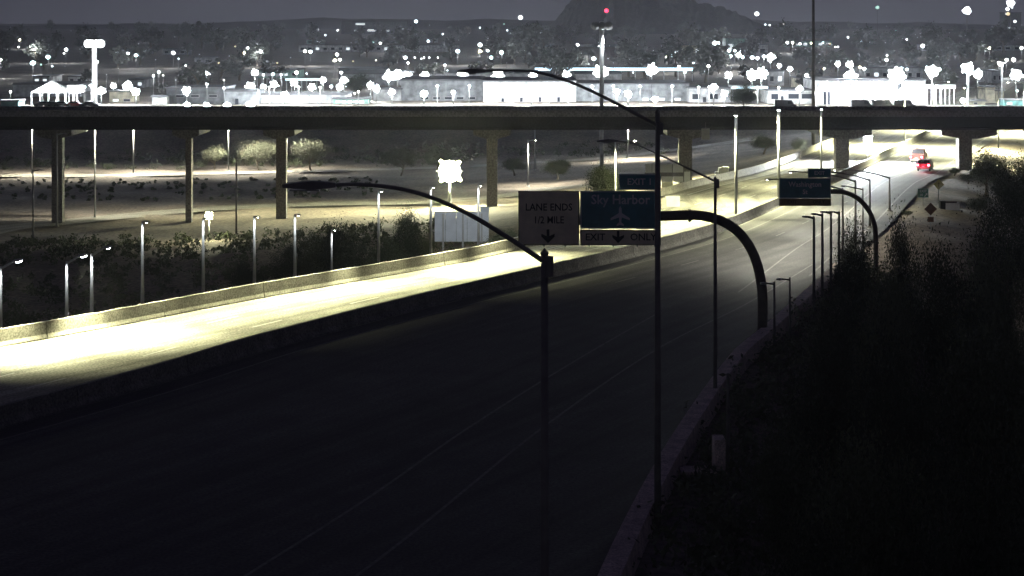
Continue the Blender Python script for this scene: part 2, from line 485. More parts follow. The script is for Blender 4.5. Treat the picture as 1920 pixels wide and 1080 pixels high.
# ------------------------------------------------------------------ street lamps
MESHES = {}
def lamp(name, label, base, top_z, arm=(1.5,0,0.2), droop=0.0, r0=0.11, r1=0.06, head=0.7, power=0, lens=None, col=(1,.97,.8),
         aim=None, spot=150, group=None, steel=None, curve=None, cat='street lamp', lens_sc=1.0):
    base = Vector(base); H = top_z-base.z; steel = steel or STEEL
    t = thing(name, label, cat, base, 0, group)
    obj('pole', MB().tube([(0,0,0),(0,0,H*0.5),(0,0,H)], [r0,(r0+r1)/2,r1], 10), steel, t, smooth=True)
    obj('pole_base', MB().tube([(0,0,0),(0,0,.25)], [r0*2.2,r0*1.6], 10), steel, t)
    a = Vector(arm)
    if curve: pts = [Vector(c) for c in curve]
    else: pts = [Vector((0,0,H-0.15)) + a*k + Vector((0,0,droop*k*(1-k)*4)) for k in (0,.25,.5,.75,1)]
    obj('arm', MB().tube(pts, [r1*1.1]+[r1*0.9]*(len(pts)-2)+[r1*0.65], 8), steel, t, smooth=True)
    e = pts[-1]; d = Vector((a.x,a.y,a.z*0.3)).normalized()
    ang = math.atan2(d.y, d.x)
    hm = MB(); L = head
    hm.add([(0,-.07,.03),(0,.07,.03),(L*.35,.17,.06),(L*.35,-.17,.06),(L,.13,.02),(L,-.13,.02),
            (0,-.07,-.06),(0,.07,-.06),(L*.35,.17,-.08),(L*.35,-.17,-.08),(L,.13,-.07),(L,-.13,-.07)],
           [(0,1,2,3),(3,2,4,5),(6,9,8,7),(9,11,10,8),(0,3,9,6),(3,5,11,9),(1,7,8,2),(2,8,10,4),(4,10,11,5),(0,6,7,1)])
    ho = obj('luminaire', hm, HOUS, t); ho.location = e; ho.rotation_euler = (0, -math.atan2(a.z*0.4, math.hypot(a.x,a.y)+1e-6), ang)
    if lens:
        lo = obj('lens', MB().ell((L*.62,0,-.09),(L*.3*lens_sc,.13*lens_sc,.06*lens_sc)), lens, ho)
        if power:
            pos = e + Vector((d.x*L*.6, d.y*L*.6, -0.22*max(1,lens_sc)))
            plight(t, pos, power, col, 0.12, spot, aim or (0,0,-1), .7)
    return t

# left parapet row: pole x, top y, power
WARM = (1.0, 1.0, 0.60); COOL = (0.88, 0.95, 1.0)
ordn = ['first','second','third','fourth','fifth','sixth','seventh','eighth','ninth','tenth','eleventh','twelfth']
row = [(-75,508,1,.5),(1,500,1,.85),(125,490,1,1.6),(172,475,.4,.5),(267,415,0,.5),(381,408,0,.45),(477,405,0,.45),(553,402,0,.35),(622,430,0,.4),(710,357,0,.55),(808,350,0,1.1),(897,347,0,1.0)]
def find_D(fn, px):
    lo, hi = 80, 206
    for _ in range(50):
        m_ = (lo+hi)/2
        if (fn(m_)*F/m_+960) < px: lo = m_
        else: hi = m_
    return lo
for i, (px, ty, vis, pw) in enumerate(row):
    i -= 1
    D = find_D(lambda d: LB(d)-1.6, px); x = (px-960)*D/F
    zt = HC-(ty-HY)*D/F
    desc = ['white lit lamp post cut by the frame edge behind the parapet','bright lamp with a big glowing head at the near end of the parapet',
            'thin lamp post with a small slanted lit head next to the brightest one','lamp post of the parapet row standing just outside the left frame edge'][i] if i < 3 else \
           'slim pale lamp post behind the lit parapet, %s from the frame edge' % ordn[i]
    tt = (LB(D+1)-LB(D-1))/2; i_ = abs(i)
    lamp('street_lamp', desc, (x, D, gz(x, D)), zt, arm=(0.55,1.0,0.35) if i<3 else (0.12,0.3,0.08), r0=0.14 if i != 7 else .1, r1=0.075 if i!=7 else .05,
         head=0.75 if i<3 else 0.3, lens=(LENS if vis else LENSW) if pw else None, power=0, group='lamp posts behind the lit parapet', lens_sc=1.3 if i<2 else (0.9 if i==2 else .5))
    if pw:
        if px in (808, 897): plight([o for o in COL.objects if o.name.startswith('street_lamp') and o.type == 'EMPTY'][-1], (0, .9, zt-gz(x,D)), 1300, COOL, .1, 110, (.1,1,-.55), .6)  # extra spot added to brighten the grey sign back
        nrm = Vector((1, -tt, 0)).normalized()
        t = bpy.data.objects.new('lamp_light', bpy.data.lights.new('lamp_light', 'SPOT'))
        COL.objects.link(t); L_ = t.data; L_.energy = 25000*pw; L_.color = WARM; L_.spot_size = math.radians(92); L_.spot_blend = 0.9; L_.shadow_soft_size = 0.15
        plight([o for o in COL.objects if o.name.startswith('street_lamp') and o.type == 'EMPTY'][-1], (0.1, -0.55, zt-gz(x,D)+0.25), 420, COOL, 0.08, 70, (-0.02,0.17,-1), .5)  # extra spot added to brighten the pole shaft
        r = [o for o in COL.objects if o.name.startswith('street_lamp') and o.type == 'EMPTY'][-1]
        t.parent = r; t.location = Vector((0,0,zt-gz(x,D)+0.15)) + nrm*1.3
        t.rotation_euler = (nrm*0.52 + Vector((0,0,-1))).to_track_quat('-Z','Y').to_euler()

def tall(label, px, base_y, top_y, D=None, power=9000, **k):
    if D is None: p = solve(px, base_y); D = p[1]
    x = (px-960)*D/F; zb = gz(x, D)
    return lamp('street_lamp', label, (x, D, zb), HC-(top_y-HY)*D/F, power=power, **k)
# median row
tall('tall bright median lamp post right of the near sign', 1380, 412, 214, 193, 0, arm=(-.1,-.7,.1), head=.5, lens=LENS, r0=.15, r1=.17, group='tall lamp posts on the median', lens_sc=1.2)
tall('tall bright median lamp post just left of the far sign', 1460, 385, 204, 208, 0, arm=(-.1,-.7,.1), head=.5, lens=LENS, r0=.15, r1=.17, group='tall lamp posts on the median', lens_sc=1.2)
tall('slimmer median lamp post rising above the far sign', 1540, 350, 203, 231, 0, arm=(-.1,-.7,.1), head=.5, lens=LENS, r0=.12, r1=.12, group='tall lamp posts on the median')
# lower ground lamps
low = [
 (62,455,318,'dark thin lamp post at the left end of the dirt lot',0,DSTEEL,None,0),
 (107,425,250,'lamp post with a lit top behind the leftmost overpass column',0,STEEL,None,0),
 (178,410,226,'grey lamp post standing on the lit dirt left of the thin overpass column',16000,STEEL,LENSW,0),
 (443,442,296,'faint grey post rising from the dark brush below the pale tree',0,DSTEEL,None,0),
 (428,321,226,'lit lamp post beside the first pale tree behind the overpass',26000,STEEL,LENSW,1),
 (538,321,226,'lit lamp post behind the flared overpass column',20000,STEEL,LENSW,1),
 (250,326,226,'lamp hidden by the overpass deck above the bright service road',32000,STEEL,LENSW,1),
 (60,328,226,'lamp behind the overpass at the left end of the service road',20000,STEEL,LENSW,1),
 (990,350,262,'pale slim post left of the large near sign, the left one of two',14000,STEEL,LENSW,1),
 (1003,320,226,'pale slim post left of the large near sign, the right one of two',0,STEEL,None,0),
 (1177,300,226,'white lit lamp post above the leafy tree by the near sign',22000,STEEL,LENS,1),
]
for px, by, ty, lab, pw, stl, ln, b in low:
    tall(lab, px, by, ty, None, pw, arm=(0.9,-0.4,.15), steel=stl, lens=ln, r0=.13, r1=.09, head=.5, lens_sc=.6)
# right side dark lamp posts with heads to the left
for i, (px, ty, D) in enumerate([(1526,405,128),(1542,400,132),(1558,396,136),(1573,396,140)]):
    tall('dark unlit lamp post with a short arm on the right verge, %s of four' % ordn[i], px, 0, ty, D, 0, arm=(-.45,-.2,.12), steel=DSTEEL, r0=.11, r1=.08, head=.35, group='dark posts beside the unlit lanes')
for i, (px, ty, D) in enumerate([(1452,528,117),(1481,520,121)]):
    tall(['short dim post on the right verge just past the sign arch','short dim post on the right verge, second past the sign arch'][i], px, 0, ty, D, 0, arm=(-.5,0,.05), steel=DSTEEL, r0=.09, r1=.06, head=.35, group='short posts past the sign arch')
for i, (px, ty, D, al) in enumerate([(1580,352,160,6.0),(1604,337,172,5.5),(1631,335,186,5.5),(1668,331,202,5.5)]):
    tall('dark mast with a very long thin arm reaching left, %s beyond the far sign' % ordn[i], px, 0, ty, D, 5000, arm=(-al,-.5,.9), droop=.25, steel=DSTEEL, lens=LENSW, lens_sc=.35, spot=165, r0=.13, r1=.07, head=.6, group='long armed masts beyond the far sign')
tall('thin upright post on the right verge between the long armed masts', 1618, 0, 352, 168, 0, arm=(-1.5,0,.3), steel=DSTEEL, r0=.09, r1=.05, head=.4)

# the three big foreground poles
def big(label, px, D, base_z, armpx, r0, r1, headw, topy):
    x = (px-960)*D/F; base = Vector((x, D, base_z)); zt = HC-(topy-HY)*D/F
    t = thing('street_lamp', label, 'street lamp', base, 0, 'large unlit lamp poles over the near lanes')
    H = zt-base_z
    obj('pole', MB().tube([(0,0,0),(0,0,H*.5),(0,0,H)], [r0,(r0+r1)/2,r1], 14), DSTEEL, t, smooth=True)
    obj('pole_cap', MB().tube([(0,0,H),(0,0,H+.06),(0,0,H+.16)], [r1*1.15,r1*1.1,.01], 12), DSTEEL, t)
    obj('pole_base', MB().tube([(0,0,0),(0,0,.5)], [r0*2,r0*1.4], 12), BARD, t)
    P = [W(a, b, D)-base for a, b in armpx]
    Q = []
    for i in range(len(P)-1):
        p0,p1,p2,p3 = P[max(i-1,0)],P[i],P[i+1],P[min(i+2,len(P)-1)]
        for k in range(5):
            s_ = k/5; Q.append(0.5*((2*p1)+(p2-p0)*s_+(2*p0-5*p1+4*p2-p3)*s_**2+(3*p1-p0-3*p2+p3)*s_**3))
    Q.append(P[-1]); n = len(Q)
    obj('arm', MB().tube(Q, [r1*.75-(r1*.3)*i/n for i in range(n)], 10), DSTEEL, t, smooth=True)
    obj('arm_bracket', MB().tube([P[0]+Vector((.12,0,-.35)),P[0]+Vector((.12,0,.12))], [r1*1.35]*2, 12), DSTEEL, t)
    e = P[-1]; w_ = headw
    hm = MB(); hm.add([(0.1,-.09,.05),(0.1,.09,.05),(-w_*.4,.2,.1),(-w_*.4,-.2,.1),(-w_,.12,.02),(-w_,-.12,.02),
        (0.1,-.09,-.05),(0.1,.09,-.05),(-w_*.4,.2,-.1),(-w_*.4,-.2,-.1),(-w_,.12,-.05),(-w_,-.12,-.05)],
        [(0,1,2,3),(3,2,4,5),(6,9,8,7),(9,11,10,8),(0,3,9,6),(3,5,11,9),(1,7,8,2),(2,8,10,4),(4,10,11,5),(0,6,7,1)])
    ho = obj('luminaire', hm, DSTEEL, t); ho.location = e
    obj('lens', MB().box(-w_*.85,-w_*.25,-.12,.12,-.13,-.101), mat('unlit_glass',(0.12,0.12,0.12),.2,3,.1), ho)
    return t
big('nearest unlit lamp pole with a long curved arm over the bright lanes', 1021, 45, 0, [(1019,490),(960,450),(880,402),(808,370),(740,352),(670,346),(622,347)], .12, .085, 1.15, 478)
big('tallest dark lamp pole passing in front of the near sign, thin arm rising left', 1233, 76, -6, [(1232,236),(1160,196),(1080,158),(1010,136),(950,132),(905,133)], .16, .095, 1.0, 212)
big('thin dark lamp pole right of the near sign with a straight rising arm', 1341, 100, -6, [(1341,340),(1300,320),(1240,292),(1190,270),(1155,264)], .13, .075, 1.0, 336)

# ------------------------------------------------------------------ floodlights
rfl = random.Random(9)
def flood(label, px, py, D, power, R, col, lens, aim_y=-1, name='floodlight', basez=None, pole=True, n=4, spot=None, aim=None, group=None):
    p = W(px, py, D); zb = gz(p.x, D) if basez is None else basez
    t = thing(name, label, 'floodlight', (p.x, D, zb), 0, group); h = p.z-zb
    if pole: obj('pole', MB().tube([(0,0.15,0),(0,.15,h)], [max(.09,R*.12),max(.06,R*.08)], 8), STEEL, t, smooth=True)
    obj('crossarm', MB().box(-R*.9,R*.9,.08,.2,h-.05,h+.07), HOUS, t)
    for k in range(n):  # tapered glowing heads build the lamp's glare rays into the shape
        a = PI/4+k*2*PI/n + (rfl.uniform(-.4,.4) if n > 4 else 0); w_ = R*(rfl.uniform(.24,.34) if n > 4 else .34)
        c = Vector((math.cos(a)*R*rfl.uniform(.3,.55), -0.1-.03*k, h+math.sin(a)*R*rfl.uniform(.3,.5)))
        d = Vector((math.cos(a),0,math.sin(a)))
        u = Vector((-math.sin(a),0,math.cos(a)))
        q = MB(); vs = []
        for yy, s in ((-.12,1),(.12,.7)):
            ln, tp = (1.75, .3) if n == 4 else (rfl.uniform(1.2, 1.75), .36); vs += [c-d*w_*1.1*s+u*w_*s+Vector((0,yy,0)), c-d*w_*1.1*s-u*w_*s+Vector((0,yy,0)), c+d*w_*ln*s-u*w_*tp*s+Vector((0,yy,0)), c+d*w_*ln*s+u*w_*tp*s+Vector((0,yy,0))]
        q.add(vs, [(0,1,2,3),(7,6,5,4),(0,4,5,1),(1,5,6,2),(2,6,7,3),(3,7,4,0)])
        obj('lamp_head_and_glare', q, GLARE_RAY if n == 4 and lens is LENSW else lens, t)
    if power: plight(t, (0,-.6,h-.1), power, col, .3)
    obj('glare_core', MB().ell((0,-.25,h),(R*.74,.12,R*(.72 if n == 4 else .66)),10,6), lens, t)  # glowing core sized to the lamp's glare
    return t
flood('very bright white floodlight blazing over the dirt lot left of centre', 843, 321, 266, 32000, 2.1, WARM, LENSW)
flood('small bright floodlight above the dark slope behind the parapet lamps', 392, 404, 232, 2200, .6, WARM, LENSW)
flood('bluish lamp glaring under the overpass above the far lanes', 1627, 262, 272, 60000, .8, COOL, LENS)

# lamp posts added to brighten the freeway beyond the signs
def added_hiway(label, x, D, h, power, arm, ln=LENSW, col=WARM, lsc=.8):
    return lamp('street_lamp', label, (x, D, 0.0), h, arm=arm, lens=ln, power=power, col=col, r0=.13, r1=.08, head=.6, lens_sc=lsc)  # these street_lamp objects are added posts that brighten the freeway
added_hiway('added lamp post at the ramp gore behind the near sign', 10.0, 186, 8.5, 20000, (1.5,-1,.2))
added_hiway('added lamp post on the median beyond the overpass, nearer one', 62.0, 303, 8.3, 120000, (-2.2,0,.2))
added_hiway('added lamp post on the median beyond the overpass, farther one', 77.0, 350, 9.0, 80000, (2.2,0,.2))
added_hiway('added lamp post right of the far lanes beyond the overpass', 92.0, 345, 9.0, 120000, (-2.5,0,.2))
added_hiway('added lamp post at the right edge of the far lanes just beyond the overpass', 75.5, 298, 9.5, 130000, (-5,-.3,.4))
# unseen fill lights added under the deck edge to brighten the ground
for k, (px, pw) in enumerate([(430,9000),(640,10000),(800,10000),(1080,8000),(1200,20000),(1430,20000),(1720,12000),(1880,14000)]):
    p = W(px, 244, BD-.6); p.z = zgb; p.y = BD+12.2
    t = thing('added_underdeck_light', 'added unseen fill light under the far edge of the overpass, %s from the left' % ordn[k], 'lamp', p)
    obj('housing', MB().box(-.2,.2,-.1,.1,-.16,-.004), HOUS, t); obj('lens', MB().box(-.15,.15,-.07,.07,-.2,-.163), LENSW, t)
    plight(t, (0,0,-.5), pw*1.3, WARM, .15, 160, (0,-.1,-1), .6)
for o in list(COL.objects):
    if o.type == 'EMPTY' and 'label' in o and o['label'].startswith('tall bright median lamp post right'):
        plight(o, (-1.8,0,10.0), 34000, WARM, .15, 145, (-.1,.25,-1), .9)
    if o.type == 'EMPTY' and 'label' in o and o['label'].startswith('tall bright median lamp post just'):
        plight(o, (-1.8,-.5,10.2), 40000, WARM, .15, 145, (.1,.2,-1), .9)
    if o.type == 'EMPTY' and 'label' in o and o['label'].startswith('slimmer median'):
        plight(o, (-1.6,0,9.0), 20000, WARM, .15, 145, (.1,.2,-1), .9)

# ------------------------------------------------------------------ signs
S_GREEN = mat('sign_green_blue', (0.03, 0.16, 0.19), 0.5, 1.2, 0.25)
S_YEL = mat('sign_yellow_aged', (0.66, 0.58, 0.40), 0.55, 1.0, 0.2)
S_WHITE = mat('sign_white', (0.48, 0.52, 0.55), 0.5, 1.5, 0.1)
S_BLACK = mat('sign_black', (0.012, 0.012, 0.012), 0.6, 2, 0.1)
S_BACK = mat('sign_back_aluminium', (0.6, 0.63, 0.66), 0.5, 0.7, 0.15, metal=0.0)
def text(parent, s, x, y, z, size, m, name='lettering', sx=1.0):
    c = bpy.data.curves.new(name, 'FONT'); c.body = s; c.size = size; c.align_x = 'CENTER'; c.align_y = 'CENTER'
    c.extrude = 0.006; c.offset = size*0.012; c.resolution_u = 2
    c.materials.append(m)
    o = bpy.data.objects.new(name, c); COL.objects.link(o); o.parent = parent
    o.location = (x, y, z); o.rotation_euler = (PI/2, 0, 0); o.scale = (sx,1,1); return o
def frame(mb_, x0, x1, z0, z1, y, w=0.05):
    mb_.box(x0,x1,y-.012,y,z0,z0+w); mb_.box(x0,x1,y-.012,y,z1-w,z1)
    mb_.box(x0,x0+w,y-.012,y,z0+w,z1-w); mb_.box(x1-w,x1,y-.012,y,z0+w,z1-w); return mb_
def arrow_down(cx, cz, s):
    return MB().prism([(cx-.10*s,cz+.5*s),(cx+.10*s,cz+.5*s),(cx+.10*s,cz+.02*s),(cx+.48*s,cz+.18*s),(cx+.48*s,cz-.02*s),(cx,cz-.5*s),(cx-.48*s,cz-.02*s),(cx-.48*s,cz+.18*s),(cx-.10*s,cz+.02*s)], -.015, 0)
D1 = 118.0; u1 = D1/F
O1 = W(1429, 650, 120); O1.z = 0
t = thing('cantilever_sign', 'near overhead sign reading Sky Harbor with airplane symbol, yellow lane ends panel beside it', 'road sign', (O1.x, 120, 0))
base = Vector((O1.x, 120, 0))
def L1(px, py, D=D1): return W(px, py, D)-base
P = [L1(1429,652,120),L1(1430,590,120),L1(1429,545,120),L1(1421,500,120),L1(1406,463,120),L1(1382,433,120),L1(1350,413,120),L1(1312,404,120),L1(1270,404,120),L1(1180,408,120),L1(985,418,120)]
P[0].z = 0
Q = []
for i in range(len(P)-1):
    p0,p1,p2,p3 = P[max(i-1,0)],P[i],P[i+1],P[min(i+2,len(P)-1)]
    for k in range(4):
        s_ = k/4; Q.append(0.5*((2*p1)+(p2-p0)*s_+(2*p0-5*p1+4*p2-p3)*s_**2+(3*p1-p0-3*p2+p3)*s_**3))
Q.append(P[-1])
obj('curved_tube_mast', MB().tube(Q, [.31]*len(Q), 16), RUST, t, smooth=True)
obj('base_plate', MB().tube([(0,0,-.02),(0,0,.12)], [.55,.55], 16), RUST, t)
fl = L1(1293,404,120); obj('tube_flange', MB().tube([fl+Vector((-.08,0,0)),fl+Vector((.08,0,0))], [.4,.4], 16), RUST, t)
a, b = L1(972,358), L1(1086,460); y = a.y
yp = obj('yellow_panel', MB().box(a.x,b.x,y,y+.05,b.z,a.z), S_YEL, t); yp['label'] = 'aged yellow lane ends panel with black text and arrow'
obj('panel_border', frame(MB(), a.x,b.x,b.z,a.z,y-.003,.06), S_BLACK, yp)
cx = (a.x+b.x)/2
text(yp, 'LANE ENDS', cx, y-.01, L1(0,389).z, .62, S_BLACK, sx=.9)
text(yp, '1/2 MILE', cx, y-.01, L1(0,413).z, .62, S_BLACK, sx=.85)
ar = arrow_down(cx-.05, L1(0,443).z, .85); obj('arrow', ar, S_BLACK, yp, loc=(0,y-.001,0))
a, b = L1(1088,358), L1(1239,429)
gp = obj('green_panel', MB().box(a.x,b.x,y,y+.05,b.z,a.z), S_GREEN, t)
obj('panel_border', frame(MB(), a.x+.03,b.x-.03,b.z+.03,a.z-.03,y-.003,.045), S_WHITE, gp)
text(gp, 'Sky Harbor', (a.x+b.x)/2, y-.01, L1(0,375).z, .82, S_WHITE, sx=.95)
# airplane symbol
cxx, czz, s = L1(1163,0).x, L1(0,405).z, .62
pl = [(0,1),(.13,.75),(.14,.3),(.95,-.22),(.95,-.42),(.14,-.14),(.1,-.62),(.36,-.84),(.36,-1),(0,-.88),(-.36,-1),(-.36,-.84),(-.1,-.62),(-.14,-.14),(-.95,-.42),(-.95,-.22),(-.14,.3),(-.13,.75)]
obj('airplane_symbol', MB().prism([(cxx+s*p[0], czz+s*p[1]) for p in pl], y-.02, y-.003), S_WHITE, gp)
a2, b2 = L1(1088,430.5), L1(1239,460)
ep = obj('yellow_strip', MB().box(a2.x,b2.x,y,y+.05,b2.z,a2.z), S_YEL, t)
obj('panel_border', frame(MB(), a2.x,b2.x,b2.z,a2.z,y-.003,.05), S_BLACK, ep)
text(ep, 'EXIT', L1(1116,0).x, y-.01, L1(0,445).z, .6, S_BLACK)
text(ep, 'ONLY', L1(1206,0).x, y-.01, L1(0,445).z, .6, S_BLACK)
obj('arrow', arrow_down(L1(1159,0).x, L1(0,444.5).z, .75), S_BLACK, ep, loc=(0,y-.001,0))
a3, b3 = L1(1160,326), L1(1239,356.5)
tp = obj('exit_tab', MB().box(a3.x,b3.x,y,y+.05,b3.z,a3.z), S_GREEN, t)
obj('panel_border', frame(MB(), a3.x+.03,b3.x-.03,b3.z+.03,a3.z-.03,y-.003,.04), S_WHITE, tp)
text(tp, 'EXIT 1', (a3.x+b3.x)/2, y-.01, (a3.z+b3.z)/2, .55, S_WHITE)
for px in (985,1020,1060,1105,1150,1195,1228):
    q = L1(px, 0).x; zt_, zb_ = L1(0,357).z, L1(0,463).z
    obj('upright', MB().box(q-.05,q+.05,y+.053,y+.2,zb_,zt_), STEEL, t)

D2 = 149.0
bx = (1642-960)*150/F; base = Vector((bx,150,0.0))
t = thing('cantilever_sign', 'far overhead green sign with a raised exit tab and yellow bottom strip', 'road sign', base)
def L2(px, py, D=D2): return W(px, py, D)-base
P = [Vector((0,0,-.8)),L2(1642,440,150),L2(1634,405,150),L2(1620,383,150),L2(1604,369,150),L2(1585,361,150),L2(1565,359,150),L2(1500,359,150),L2(1470,359,150)]
Q = []
for i in range(len(P)-1):
    p0,p1,p2,p3 = P[max(i-1,0)],P[i],P[i+1],P[min(i+2,len(P)-1)]
    for k in range(4):
        s_ = k/4; Q.append(0.5*((2*p1)+(p2-p0)*s_+(2*p0-5*p1+4*p2-p3)*s_**2+(3*p1-p0-3*p2+p3)*s_**3))
Q.append(P[-1]); obj('curved_tube_mast', MB().tube(Q, .19, 14), RUST, t, smooth=True)
a, b = L2(1461,334), L2(1558,372); y = a.y
gp = obj('green_panel', MB().box(a.x,b.x,y,y+.05,b.z,a.z), S_GREEN, t)
obj('panel_border', frame(MB(), a.x+.02,b.x-.02,b.z+.02,a.z-.02,y-.003,.03), S_WHITE, gp)
text(gp, 'Washington', (a.x+b.x)/2, y-.01, L2(0,346).z, .55, S_WHITE, sx=.95)
text(gp, 'St', (a.x+b.x)/2, y-.01, L2(0,360).z, .5, S_WHITE, sx=.95)
a2, b2 = L2(1461,372.5), L2(1558,386)
ep = obj('yellow_strip', MB().box(a2.x,b2.x,y,y+.05,b2.z,a2.z), mat('sign_yellow_dark',(0.16,0.12,0.05),.55,1,.25), t)
text(ep, 'EXIT', L2(1485,0).x, y-.01, L2(0,379).z, .35, S_BLACK); text(ep, 'ONLY', L2(1535,0).x, y-.01, L2(0,379).z, .35, S_BLACK)
a3, b3 = L2(1515,316), L2(1558,333.5)
tp = obj('exit_tab', MB().box(a3.x,b3.x,y,y+.05,b3.z,a3.z), S_GREEN, t)
obj('panel_border', frame(MB(), a3.x+.02,b3.x-.02,b3.z+.02,a3.z-.02,y-.003,.025), S_WHITE, tp)
text(tp, 'EXIT', (a3.x+b3.x)/2, y-.01, (a3.z+b3.z)/2, .4, S_WHITE)
for px in (1475,1510,1545):
    q = L2(px,0).x; obj('upright', MB().box(q-.04,q+.04,y+.053,y+.15,L2(0,386).z,L2(0,335).z), STEEL, t)

# sign seen from behind over the ramp
D3 = 176.0; c = W(866, 452, D3); zb = gz(c.x, D3)
t = thing('ground_sign', 'large grey back of a road sign standing in brush beyond the parapet', 'road sign', (c.x, D3, zb))
def L3(px, py): return W(px, py, D3)-Vector((c.x, D3, zb))
a, b = L3(815,397), L3(917,453)
n = 5
for k in range(n):
    xa = a.x+(b.x-a.x)*k/n; obj('back_panel', MB().box(xa, xa+(b.x-a.x)/n-.03, 0, .05, b.z, a.z), S_BACK, t)
a4, b4 = L3(903,414), L3(917,424)
for px in (868,903,831):
    q = L3(px,0).x; obj('post', MB().box(q-.08,q+.08,-.2,-.003,0,L3(0,400).z), STEEL, t)
obj('tab_panel', MB().box(L3(901,0).x,b.x,.0,.05,a.z+.003,a.z+.45), S_WHITE, t)

# pale panelled structure by the column
D4 = 243.0; c = W(1252, 360, D4); zb = gz(c.x, D4)
t = thing('panelled_enclosure', 'white panelled roadside enclosure with two rows of panels beside the thick column', 'enclosure', (c.x, D4, zb))
def L4(px, py): return W(px, py, D4)-Vector((c.x, D4, zb))
WP = mat('pale_wall_panel', (0.5,0.5,0.47), .6, .8, .12)
for (x0,x1,y0,y1) in [(1210,1222,308,323),(1223,1235,308,323),(1236,1260,308,323),(1261.5,1281,308,323),(1241,1261,331,341),(1262.5,1281,331,341),(1283,1294,322,350)]:
    p, q = L4(x0,y0), L4(x1,y1); obj('wall_panel', MB().box(p.x,q.x,0,.08,q.z,p.z), WP, t)
p, q = L4(1241,341.5), L4(1261,353); obj('lit_panel', MB().box(p.x,q.x,0.02,.1,q.z,p.z), mat('lit_panel_tone',(0.7,0.68,0.5),.6,1,.1), t)  # brighter cream tone paints in the light falling on this panel
p, q = L4(1284,341), L4(1292,349); obj('dark_hatch', MB().box(p.x,q.x,-.05,-.004,q.z,p.z), S_BLACK, t)
for px in (1210.5,1222.5,1235.5,1260.7,1281.5,1295):
    q = L4(px,0).x; obj('frame_post', MB().box(q-.05,q+.05,.083,.2,min(0,L4(0,362).z)-.5,L4(0,307.5).z), DSTEEL, t)
obj('cross_beam', MB().box(L4(1209,0).x,L4(1282,0).x,.203,.3,L4(0,331).z,L4(0,324).z), DSTEEL, t)

# utility cabinets
p = solve(1356, 328)
t = thing('utility_cabinet', 'bright white utility cabinet pair on the pale dirt right of the thick column', 'cabinet', p)
WH = mat('cabinet_white', (0.75,0.75,0.72), .5, 3, .06)
s = p[1]/F
for k, (x0,x1,h) in enumerate([(-9,-3,14),(-2,4,15),(5,10,15)]):
    obj('cabinet_body', MB().box(x0*s,x1*s,-.3,.5,0,h*s), WH, t)
obj('door_gap', MB().box(-8.2*s,-7.4*s,-.32,-.303,2*s,11*s), S_BLACK, t)
obj('plinth', MB().box(-16*s,12*s,-.6,.8,-.2,.08), BARR, t)
obj('low_box', MB().box(-15*s,-10*s,-.3,.5,.083,6*s), WH, t)
p = (46.5, 205, gz(46.5,205))
t = thing('roadside_cabinet', 'white roadside box with a dark open end below the brown diamond sign', 'cabinet', p)
obj('cabinet_body', MB().box(-.2,1.3,0,.9,0.1,0.85), WH, t)
obj('dark_end', MB().box(-.75,-.203,0,.9,0.1,1.05), S_BLACK, t)
obj('lid', MB().box(-.78,1.0,-.05,.95,.9,1.05) if False else MB().box(-.198,1.0,-.05,.95,.853,1.03), mat('lid_brown',(0.07,0.05,0.045),.7,3,.2), t)
obj('base_slab', MB().box(-.9,1.6,-.2,1.1,-.1,.097), BARR, t)

# small verge signs
def small_sign(name, label, px, py, D, kind, size, m, txt=None, h=None):
    x = (px-960)*D/F; zb = gz(x, D); zc = HC-(py-HY)*D/F
    t = thing(name, label, 'road sign', (x, D, zb)); zc -= zb
    obj('post', MB().box(-.04,.04,.03,.1,0,zc+size*.3), STEEL, t)
    if kind == 'diamond':
        pf = obj('sign_plate', MB().prism([(0,zc-size),(size,zc),(0,zc+size),(-size,zc)], 0, .025), m, t)
    else:
        pf = obj('sign_plate', MB().box(-size,size,0,.025,zc-h,zc+h), m, t)
        obj('panel_border', frame(MB(), -size+.02,size-.02,zc-h+.02,zc+h-.02,-.003,.03), S_WHITE, pf)
    return t, pf, zc
YS = mat('sign_yellow', (0.62, 0.55, 0.2), .5, 2, .08)
BS = mat('sign_brown_orange', (0.12, 0.055, 0.025), .6, 4, .3)
t, pf, zc = small_sign('warning_sign', 'yellow diamond warning sign on the dirt verge right of the far lanes', 1760, 346, 214, 'diamond', .6, YS)
obj('symbol', MB().prism([(-.05,zc-.25),(.05,zc-.25),(.05,zc+.08),(.14,zc+.08),(0,zc+.28),(-.14,zc+.08),(-.05,zc+.08)], -.01, -.002), mat('faded_symbol',(.3,.25,.08),.6,3,.1), pf)
t, pf, zc = small_sign('exit_sign', 'small green exit sign with white text and a slanted arrow on the verge', 1731, 362, 208, 'rect', .6, mat('sign_green_small',(0.05,0.16,0.12),.5,2,.15), h=.5)
text(pf, 'EXIT', 0, -.01, zc+.2, .38, S_WHITE); text(pf, '10', -.22, -.01, zc-.2, .38, S_WHITE)
obj('arrow', MB().prism([(.1,zc-.36),(.18,zc-.42),(.36,zc-.16),(.43,zc-.22),(.45,zc-.02),(.24,zc-.05),(.31,zc-.11)], -.012, -.002), S_WHITE, pf)
t, pf, zc = small_sign('work_zone_sign', 'dark brownish orange diamond sign nearest the dark bushes', 1745, 392, 186, 'diamond', .62, BS)
obj('lower_plate', MB().box(-.3,.3,.0,.025,zc-1.25,zc-.75), BS, t)

